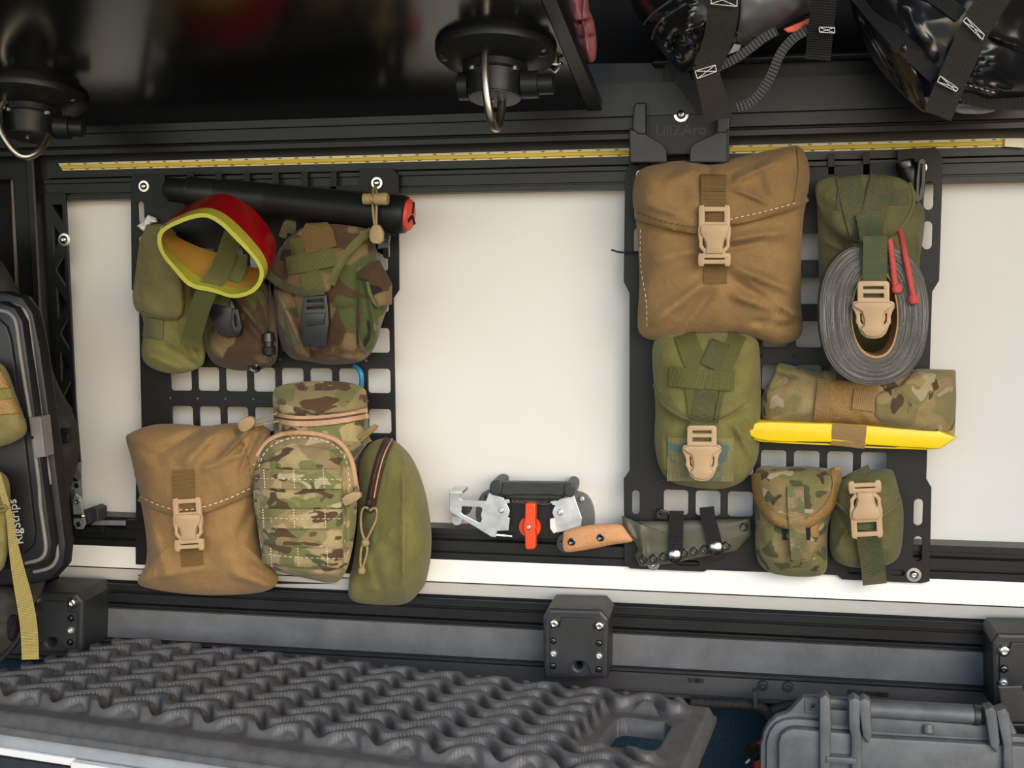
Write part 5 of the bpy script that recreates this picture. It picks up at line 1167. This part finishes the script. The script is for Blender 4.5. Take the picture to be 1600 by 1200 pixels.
for pth in ([(130, 190), (200, 100), (320, 20), (420, -60)], [(195, 305), (215, 220), (300, 120), (460, 30)], [(890, 80), (910, 200), (960, 265), (1010, 288)], [(860, 250), (910, 300), (1000, 320)]):
    tubes('welt', X1(pth), .0012, 'vinyl_grey', t, b.h, lift=.002)
W1 = .235
hs_ = lambda x, y: max(du.h(x, y), .205)
strap('carry_strap', [(*zpt(X1, x, y), w) for x, y, w in ((758, -120, .285), (748, 60, .282), (738, 200, .275), (690, 380, .262), (610, 540, .255))], lambda f: 54 - 14 * f, 'web_brown', t, rd=2)
strap('carry_strap_end', [(*zpt(X1, x, y), w) for x, y, w in ((605, 500, .258), (640, 640, .262), (680, 780, .262), (716, 935, .258))], lambda f: 38 + 6 * f, 'web_brown', t)
stitch_box(t, X1, [(530, 555), (688, 508), (698, 558), (548, 615)], .264)
stitch_box(t, X1, [(655, -40), (858, -40), (858, 50), (655, 30)], .2875)
strap('grey_webbing', [(*zpt(X1, x, y), w) for x, y, w in ((700, 520, .256), (850, 462), (970, 372), (1080, 285), (1160, 250)) for w in (.25,)] if False else [(*zpt(X1, *q_), .248) for q_ in ((700, 530), (850, 458), (970, 372), (1080, 285), (1170, 240))], 14, 'web_grey', t)
strap('grey_webbing', [(*zpt(X1, *q_), .235) for q_ in ((850, 842), (950, 812), (1040, 735), (1130, 590), (1190, 420), (1290, 300), (1400, 235), (1470, 212))], 14.5, 'web_grey', t)
strap('dark_webbing', [(*zpt(X1, *q_), .19) for q_ in ((340, 480), (430, 620), (520, 740), (600, 860))], 25, 'web_black', t)
strap('hanger_strap', [(*zpt(X1, *q_), w) for q_, w in (((1540, -100), .26), ((1530, 100), .25), ((1510, 230), .24), ((1490, 470), .22))], 40, 'web_black', t)
stitch_box(t, X1, [(1500, 212), (1620, 214), (1622, 258), (1505, 252)], .2450)
tg = X1([(1235, 228), (1370, 172), (1475, 120), (1480, 168), (1385, 188), (1322, 240), (1260, 246)])
plate('orange_tag', tg, .225, .004, 'orange_tag', t, bevel=.001)
plate('pale_lining', X1([(800, 415), (840, 345), (880, 355), (870, 390)]), .226, .003, 'vinyl_pale', t)

t = tw('duffel_bag', 'black vinyl duffel bag with dark ribbed webbing and pale underside', 'bag', 1480, 120, w=.20, group='duffel bags under the roof')
b = Soft('shell', X2([(220, -320), (235, 40), (290, 190), (400, 450), (560, 650), (700, 790), (812, 885), (900, 880), (1070, 880), (1250, 860), (1420, 840), (1800, 800), (1950, 300), (1950, -320)]), 'vinyl_black', t, w0=.12, side=.06, T=.09, p=2.6, center=X2([(1100, 100)])[0], nz=(.004, 55), N=130, K=26,
         folds=fl(X2, [(300, 80, 700, 760, -.010, 24), (640, 300, 820, 820, .010, 26), (1330, 280, 1600, 380, .008, 20), (1150, 640, 1500, 700, .006, 18), (750, 560, 860, 780, .008, 12), (1180, 560, 1400, 420, .008, 30), (650, 0, 900, 440, .008, 20)], 5))
d2 = b
patch('pale_underside', X2([(1050, 800), (1180, 815), (1420, 852), (1300, 890), (1180, 892), (1060, 885)]), 'vinyl_pale', t, lambda x, y: max(d2.h(x, y), .2), t=.004)
strap('carry_strap', [(*zpt(X2, *q_), w) for q_, w in (((1440, -120), .29), ((1290, 100), .285), ((1200, 260), .282), ((1140, 400), .278), ((1040, 620), .27), ((925, 905), .262))], lambda f: 48 - 3 * f, 'web_brown', t)
stitch_box(t, X2, [(1125, 165), (1150, 135), (1290, 270), (1275, 312)], .2865, cross=True)
stitch_box(t, X2, [(925, 640), (945, 592), (1085, 690), (1070, 715)], .2725)
strap('ribbed_webbing', [(*zpt(X2, *q_), max(d2.h(*zpt(X2, *q_)), .2) + .004) for q_ in ((300, -60), (480, 160), (640, 330), (800, 480), (920, 590))], 30, 'web_black', t)
strap('ribbed_webbing', [(*zpt(X2, *q_), max(d2.h(*zpt(X2, *q_)), .2) + .004) for q_ in ((860, -60), (980, 20), (1110, 120))], 26, 'web_black', t)
strap('ribbed_webbing', [(*zpt(X2, *q_), max(d2.h(*zpt(X2, *q_)), .21) + .004) for q_ in ((1120, 730), (1250, 770), (1400, 790), (1700, 795))], 27, 'web_black', t)
stitches('hem_stitching', X2([(1130, 655), (1250, 690), (1390, 728)]), lambda x, y: max(d2.h(x, y), .2), t, 'thread_white', 6, 3)
stitches('hem_stitching', X2([(1110, 800), (1250, 830), (1400, 848)]), lambda x, y: max(d2.h(x, y), .205), t, 'thread_white', 6, 3)
tubes('zip_coil', X2([(1115, 745), (1200, 780), (1290, 790)]), .003, 'cord_black', t, lambda x, y: max(d2.h(x, y), .206))

t = tw('work_glove', 'dusky pink glove hanging fingers down beside the ceiling plate edge', 'glove', 915, 50, w=.18)
Soft('glove_body', ZG([(1035, -120), (1045, 40), (1072, 110), (1085, 180), (1108, 245), (1145, 308), (1163, 318), (1186, 302), (1193, 240), (1187, 150), (1172, 82), (1150, 50), (1148, -120)]), 'glove_pink', t, w0=.16, side=.015, T=.02, p=2.4, N=80, K=14, nz=(.002, 14), center=ZG([(1118, 100)])[0],
     folds=fl(ZG, [(1085, 120, 1180, 90, -.010, 10), (1100, 200, 1185, 170, -.005, 9), (1110, 60, 1120, -60, -.006, 10), (1130, 120, 1150, 280, .004, 14)], 3.2))

# ================================================================== hard case and bags at the left
t = tw('hanging_backpack', 'black cloth backpack behind the hard case at the door corner', 'backpack', 70, 920, w=.06)
b = Soft('body', [(-120, 330), (0, 400), (22, 440), (42, 478), (70, 545), (92, 605), (112, 640), (121, 662), (125, 695), (122, 730), (108, 768), (102, 850), (85, 895), (60, 922), (-120, 922)], 'cloth_black', t, w0=.075, side=.06, T=.06, p=4, nz=(.003, 30), N=110, K=20,
         folds=[(58, 540, 88, 668, .006, 4), (88, 668, 92, 900, .005, 5), (100, 650, 118, 700, .005, 6), (72, 725, 98, 728, .003, 4)])
tubes('seam', X3([(230, 350), (290, 600), (330, 850), (345, 1180)]), .0012, 'cord_black', t, b.h, lift=.001)
tubes('seam', X3([(270, 860), (330, 855), (335, 1070)]), .0012, 'cord_black', t, b.h, lift=.001)
plate('strap_slot', X3([(328, 872), (395, 870), (390, 935), (330, 940)]), b.h(98, 680) + .006, .010, 'buckle_black', t, bevel=.002)
tubes('strap_roll', X3([(330, 880), (395, 878)]), .003, 'web_black', t, lambda x, y: b.h(98, 680) + .006)
plate('hanging_end', X4([(150, 660), (275, 640), (225, 790), (190, 840), (165, 760)]), .17, .006, 'cloth_black', t)

t = tw('hard_case', 'slim black hard case with grey rim lines and white lettering, hung at the left', 'case', 40, 905, w=.20)
plate('case_back', [(-90, 463), (5, 464), (30, 471), (44, 492), (55, 545), (75, 690), (95, 850), (92, 880), (76, 898), (50, 906), (-90, 912)], .235, .022, 'case_black', t, bevel=.006, sharp=30)
plate('case_front', [(-90, 480), (0, 480), (18, 487), (28, 505), (45, 630), (60, 750), (73, 850), (71, 868), (58, 880), (-90, 890)], .250, .022, 'case_black', t, bevel=.006, sharp=30)
plate('front_recess', [(-90, 500), (-5, 500), (8, 512), (14, 530), (35, 680), (52, 830), (50, 850), (38, 862), (-90, 870)], .254, .008, 'case_black', t, bevel=.002, sharp=30)
tubes('rim_line', [(x, y, .236) for x, y in X3([(40, 130), (120, 145), (160, 185), (180, 300), (215, 600), (240, 780), (262, 980), (300, 1200)]) + X4([(275, 130), (310, 400), (338, 520), (336, 575), (300, 630), (200, 650)])], .0024, 'case_rim', t)
tubes('rim_line', [(x, y, .251) for x, y in X3([(0, 170), (50, 178), (92, 220), (108, 330), (130, 500), (180, 800), (210, 1030), (232, 1200)]) + X4([(235, 260), (268, 470), (270, 540), (235, 582), (150, 600)])], .0024, 'case_rim', t)
lt = plate('latch', X3([(172, 802), (232, 797), (257, 1022), (208, 1030)]), .258, .02, 'case_rim', t, bevel=.001)
lathe('latch_pin', [(0, .0018), (.001, .0018), (.0012, 0)], at(*zpt(X3, 190, 914), .258), (0, -1, 0), 'black_matte', lt, n=10)
q_ = X4([(94, 357)])[0]
text_mesh('lettering', 'RigStrips', Matrix.Translation(at(q_[0], q_[1], .2545)) @ WALLM @ Matrix.Rotation(math.radians(97), 4, 'Z') @ Matrix.Diagonal((1, 1, 1, 1)), .0150, .0004, 'paper_white', t)
pa1 = tw('molle_pouch', 'olive pouch with fuzzy panel strapped to the upper hard case', 'pouch', 10, 700, w=.29, group='olive pouches on the hard case')
b = Soft('body', [(-60, 558), (0, 565), (12, 578), (22, 608), (35, 645), (43, 664), (41, 680), (22, 691), (0, 699), (-60, 706)], 'olive_left', pa1, w0=.255, side=.02, T=.022, p=3, nz=(.002, 14), N=70, K=14)
patch('fuzzy_panel', [(-55, 572), (0, 576), (14, 600), (17, 606), (-55, 612)], 'velcro_tan', pa1, lambda x, y: b.h(x, y), t=.003, rd=0, N=40, K=6)
patch('fuzzy_panel', [(-55, 628), (0, 624), (24, 622), (34, 646), (-55, 652)], 'velcro_tan', pa1, lambda x, y: b.h(x, y), t=.003, rd=0, N=40, K=6)
t = tw('molle_pouch', 'olive pouch with buckled webbing strapped to the lower hard case', 'pouch', 5, 900, w=.29, group='olive pouches on the hard case')
b = Soft('body', [(-60, 728), (0, 735), (14, 746), (17, 775), (15, 830), (12, 870), (2, 898), (-60, 908)], 'olive_left', t, w0=.255, side=.02, T=.02, p=3, nz=(.002, 14), N=60, K=12)
strap('slack_strap', [(*q_, w) for q_, w in ((X4([(-20, 60)])[0], .300), (X4([(15, 180)])[0], .302), (X4([(60, 330)])[0], .297), (X4([(75, 480)])[0], .290), (X4([(105, 640)])[0], .284), (X4([(145, 820)])[0], .276), (X4([(172, 980)])[0], .268), (X4([(178, 1165)])[0], .258))], lambda f: 10 + 17 * sst(f * 1.6 - .25), 'web_yellow', t, rd=2)
tubes('strap_bar', [(*X4([(-10, 270)])[0], .301), (*X4([(40, 262)])[0], .301), (*X4([(38, 290)])[0], .301), (*X4([(-10, 295)])[0], .301)], .002, 'web_yellow', t)
t = tw('mesh_pouch', 'black mesh pouch drooping under the hard case', 'pouch', 10, 1035, w=.15)
b = Soft('body', [(-80, 905), (0, 912), (28, 918), (34, 955), (35, 995), (24, 1015), (6, 1030), (-80, 1045)], 'cloth_black', t, w0=.16, side=.02, T=.03, p=3, N=60, K=12, nz=(.003, 18))
Soft('mesh_panel', X4([(40, 940), (60, 900), (110, 900), (128, 960), (125, 1010), (90, 1050), (45, 1060)]), 'web_black', t, w0=.0, side=.003, T=.003, base=lambda x, y: b.h(x, y), p=6, N=40, K=6)
tubes('hem', [(*q_, .2) for q_ in X4([(0, 1170), (60, 1110), (110, 1040), (130, 990)])], .003, 'cord_black', t)

# ================================================================== grey equipment case, bottom right
t = tw('equipment_case', 'scuffed grey moulded equipment case with ribs and hinge, beside the blue carpet', 'case', 1400, 1200, w=.15)
wc = .20
sh_ = X5([(118, 900), (122, 440), (140, 370), (165, 325), (205, 290), (262, 272), (290, 250), (352, 182), (440, 182), (470, 188), (620, 202), (700, 208), (1340, 245), (1410, 252), (1490, 262), (1560, 420), (1900, 445), (1900, 900)])
plate('case_base', [(x + 6, y + 50) for x, y in sh_], wc - .012, .09, 'case_plastic', t, bevel=.004, sharp=30)
plate('shell', [(x, y + 5) for x, y in sh_], wc, .014, 'case_plastic', t, bevel=.004, holes=[disc(*zpt(X5, 403, 238), 6.5, 6.8, 16), X5([(492, 246), (614, 250), (616, 318), (494, 310)])], sharp=30)
plate('rim', X5([(150, 900), (155, 440), (172, 385), (200, 350), (240, 330), (300, 322), (470, 335), (640, 350), (720, 370), (1440, 415), (1900, 450), (1900, 900)]), wc + .006, .012, 'case_plastic', t, bevel=.004, sharp=30)
plate('lid_face', X5([(225, 900), (225, 450), (235, 410), (262, 388), (300, 380), (470, 395), (640, 410), (730, 430), (1440, 470), (1900, 495), (1900, 900)]), wc + .016, .014, 'case_plastic', t, bevel=.004, sharp=30)
for o_ in ([(455, 195), (470, 185), (484, 200), (490, 360), (485, 400), (482, 900), (458, 900), (455, 400)], [(620, 210), (638, 200), (655, 210), (652, 360), (662, 410), (660, 900), (636, 900), (634, 400), (622, 360)], [(675, 215), (695, 204), (712, 212), (722, 390), (712, 416), (700, 400)], [(1395, 260), (1415, 254), (1430, 270), (1448, 440), (1440, 468), (1425, 450)], [(1460, 270), (1485, 262), (1502, 280), (1520, 420), (1525, 900), (1505, 900), (1500, 450)]):
    plate('rib', X5(o_), wc + .024, .018, 'case_plastic', t, bevel=.003, sharp=30)
plate('cross_rib', X5([(485, 528), (640, 538), (640, 556), (485, 546)]), wc + .026, .02, 'case_plastic', t, bevel=.002, sharp=30)
plate('hinge_leaf', X5([(492, 262), (612, 268), (614, 336), (494, 330)]), wc + .008, .006, 'case_plastic', t, bevel=.002, sharp=30)
h0, h1 = at(*zpt(X5, 715, 248), wc + .010), at(*zpt(X5, 1335, 283), wc + .010)
tube('hinge_tube', [h0, h1], .0085, 'case_plastic', t, n=16)
tube('hinge_tube_end', [at(*zpt(X5, 1315, 282), wc + .010), at(*zpt(X5, 1345, 284), wc + .010)], .0105, 'dark_plastic', t, n=16)
plate('hinge_ledge', X5([(718, 305), (1060, 328), (1390, 352), (1395, 408), (1060, 388), (720, 365)]), wc + .010, .008, 'case_plastic', t, bevel=.002, sharp=30)
tube('ledge_nub', [at(*zpt(X5, 1055, 340), wc + .010), at(*zpt(X5, 1058, 388), wc + .014)], .0055, 'case_plastic', t, n=12)
plate('lug_recess', X5([(358, 195), (440, 195), (450, 272), (358, 268)]), wc + .0022, .002, 'case_plastic', t, bevel=.0006, holes=[disc(*zpt(X5, 403, 238), 6.5, 6.8, 16)])

t = tw('cover_flap', 'dark plastic cover flap over the corner bracket above the equipment case', 'cover', 1580, 1130, w=.10)
plate('flap_plate', X5([(1462, 128), (1585, 124), (1592, 160), (1760, 170), (1760, 420), (1520, 420), (1515, 345), (1480, 230)]), .165, .006, 'dark_plastic', t, bevel=.002)
plate('flap_lip', X5([(1518, 340), (1760, 345), (1760, 420), (1522, 424)]), .172, .012, 'black_coat', t, bevel=.002)

t = tw('braided_cable', 'black braided cable with cable tie running under the bed rail', 'cable', 1180, 1100, w=.07)
def braid(name, pts, r=.0062):
    p = resample(chaikin(pts, 2, closed=False), 60, closed=False)
    return tube(name, [at(*q_) for q_ in p], [r * (1 + .06 * math.sin(i * 2.1)) for i in range(60)], 'cord_black', t, n=10)
braid('cable_run', [(1080, 1097, .085), (1120, 1099, .088), (1165, 1101, .092), (1185, 1103, .092), (1198, 1112, .088), (1206, 1130, .080), (1196, 1160, .072), (1188, 1210, .06)])
braid('cable_run', [(1195, 1118, .080), (1212, 1108, .078), (1240, 1100, .075), (1275, 1100, .07)])
plate('cable_tie', X5([(62, 158), (80, 152), (86, 165), (84, 240), (66, 242)]), .104, .014, 'dark_plastic', t, bevel=.001)
t = tw('marker_light', 'small red marker light with black collar beside the equipment case', 'light', 1185, 1200, w=.13)
tube('red_lens', [at(1190, 1158, .125), at(1188, 1180, .125), at(1186, 1215, .125)], [.006, .0075, .0075], 'red_lens', t, n=14)
lathe('collar', [(0, .0105), (.008, .0105), (.009, .008), (.009, 0)], at(1181, 1176, .127), (-.4, -.5, .6), 'pen_black', t, n=18)
tube('lead', [at(1178, 1180, .127), at(1170, 1188, .124), at(1166, 1192, .12)], .0012, 'paper_white', t, n=6)
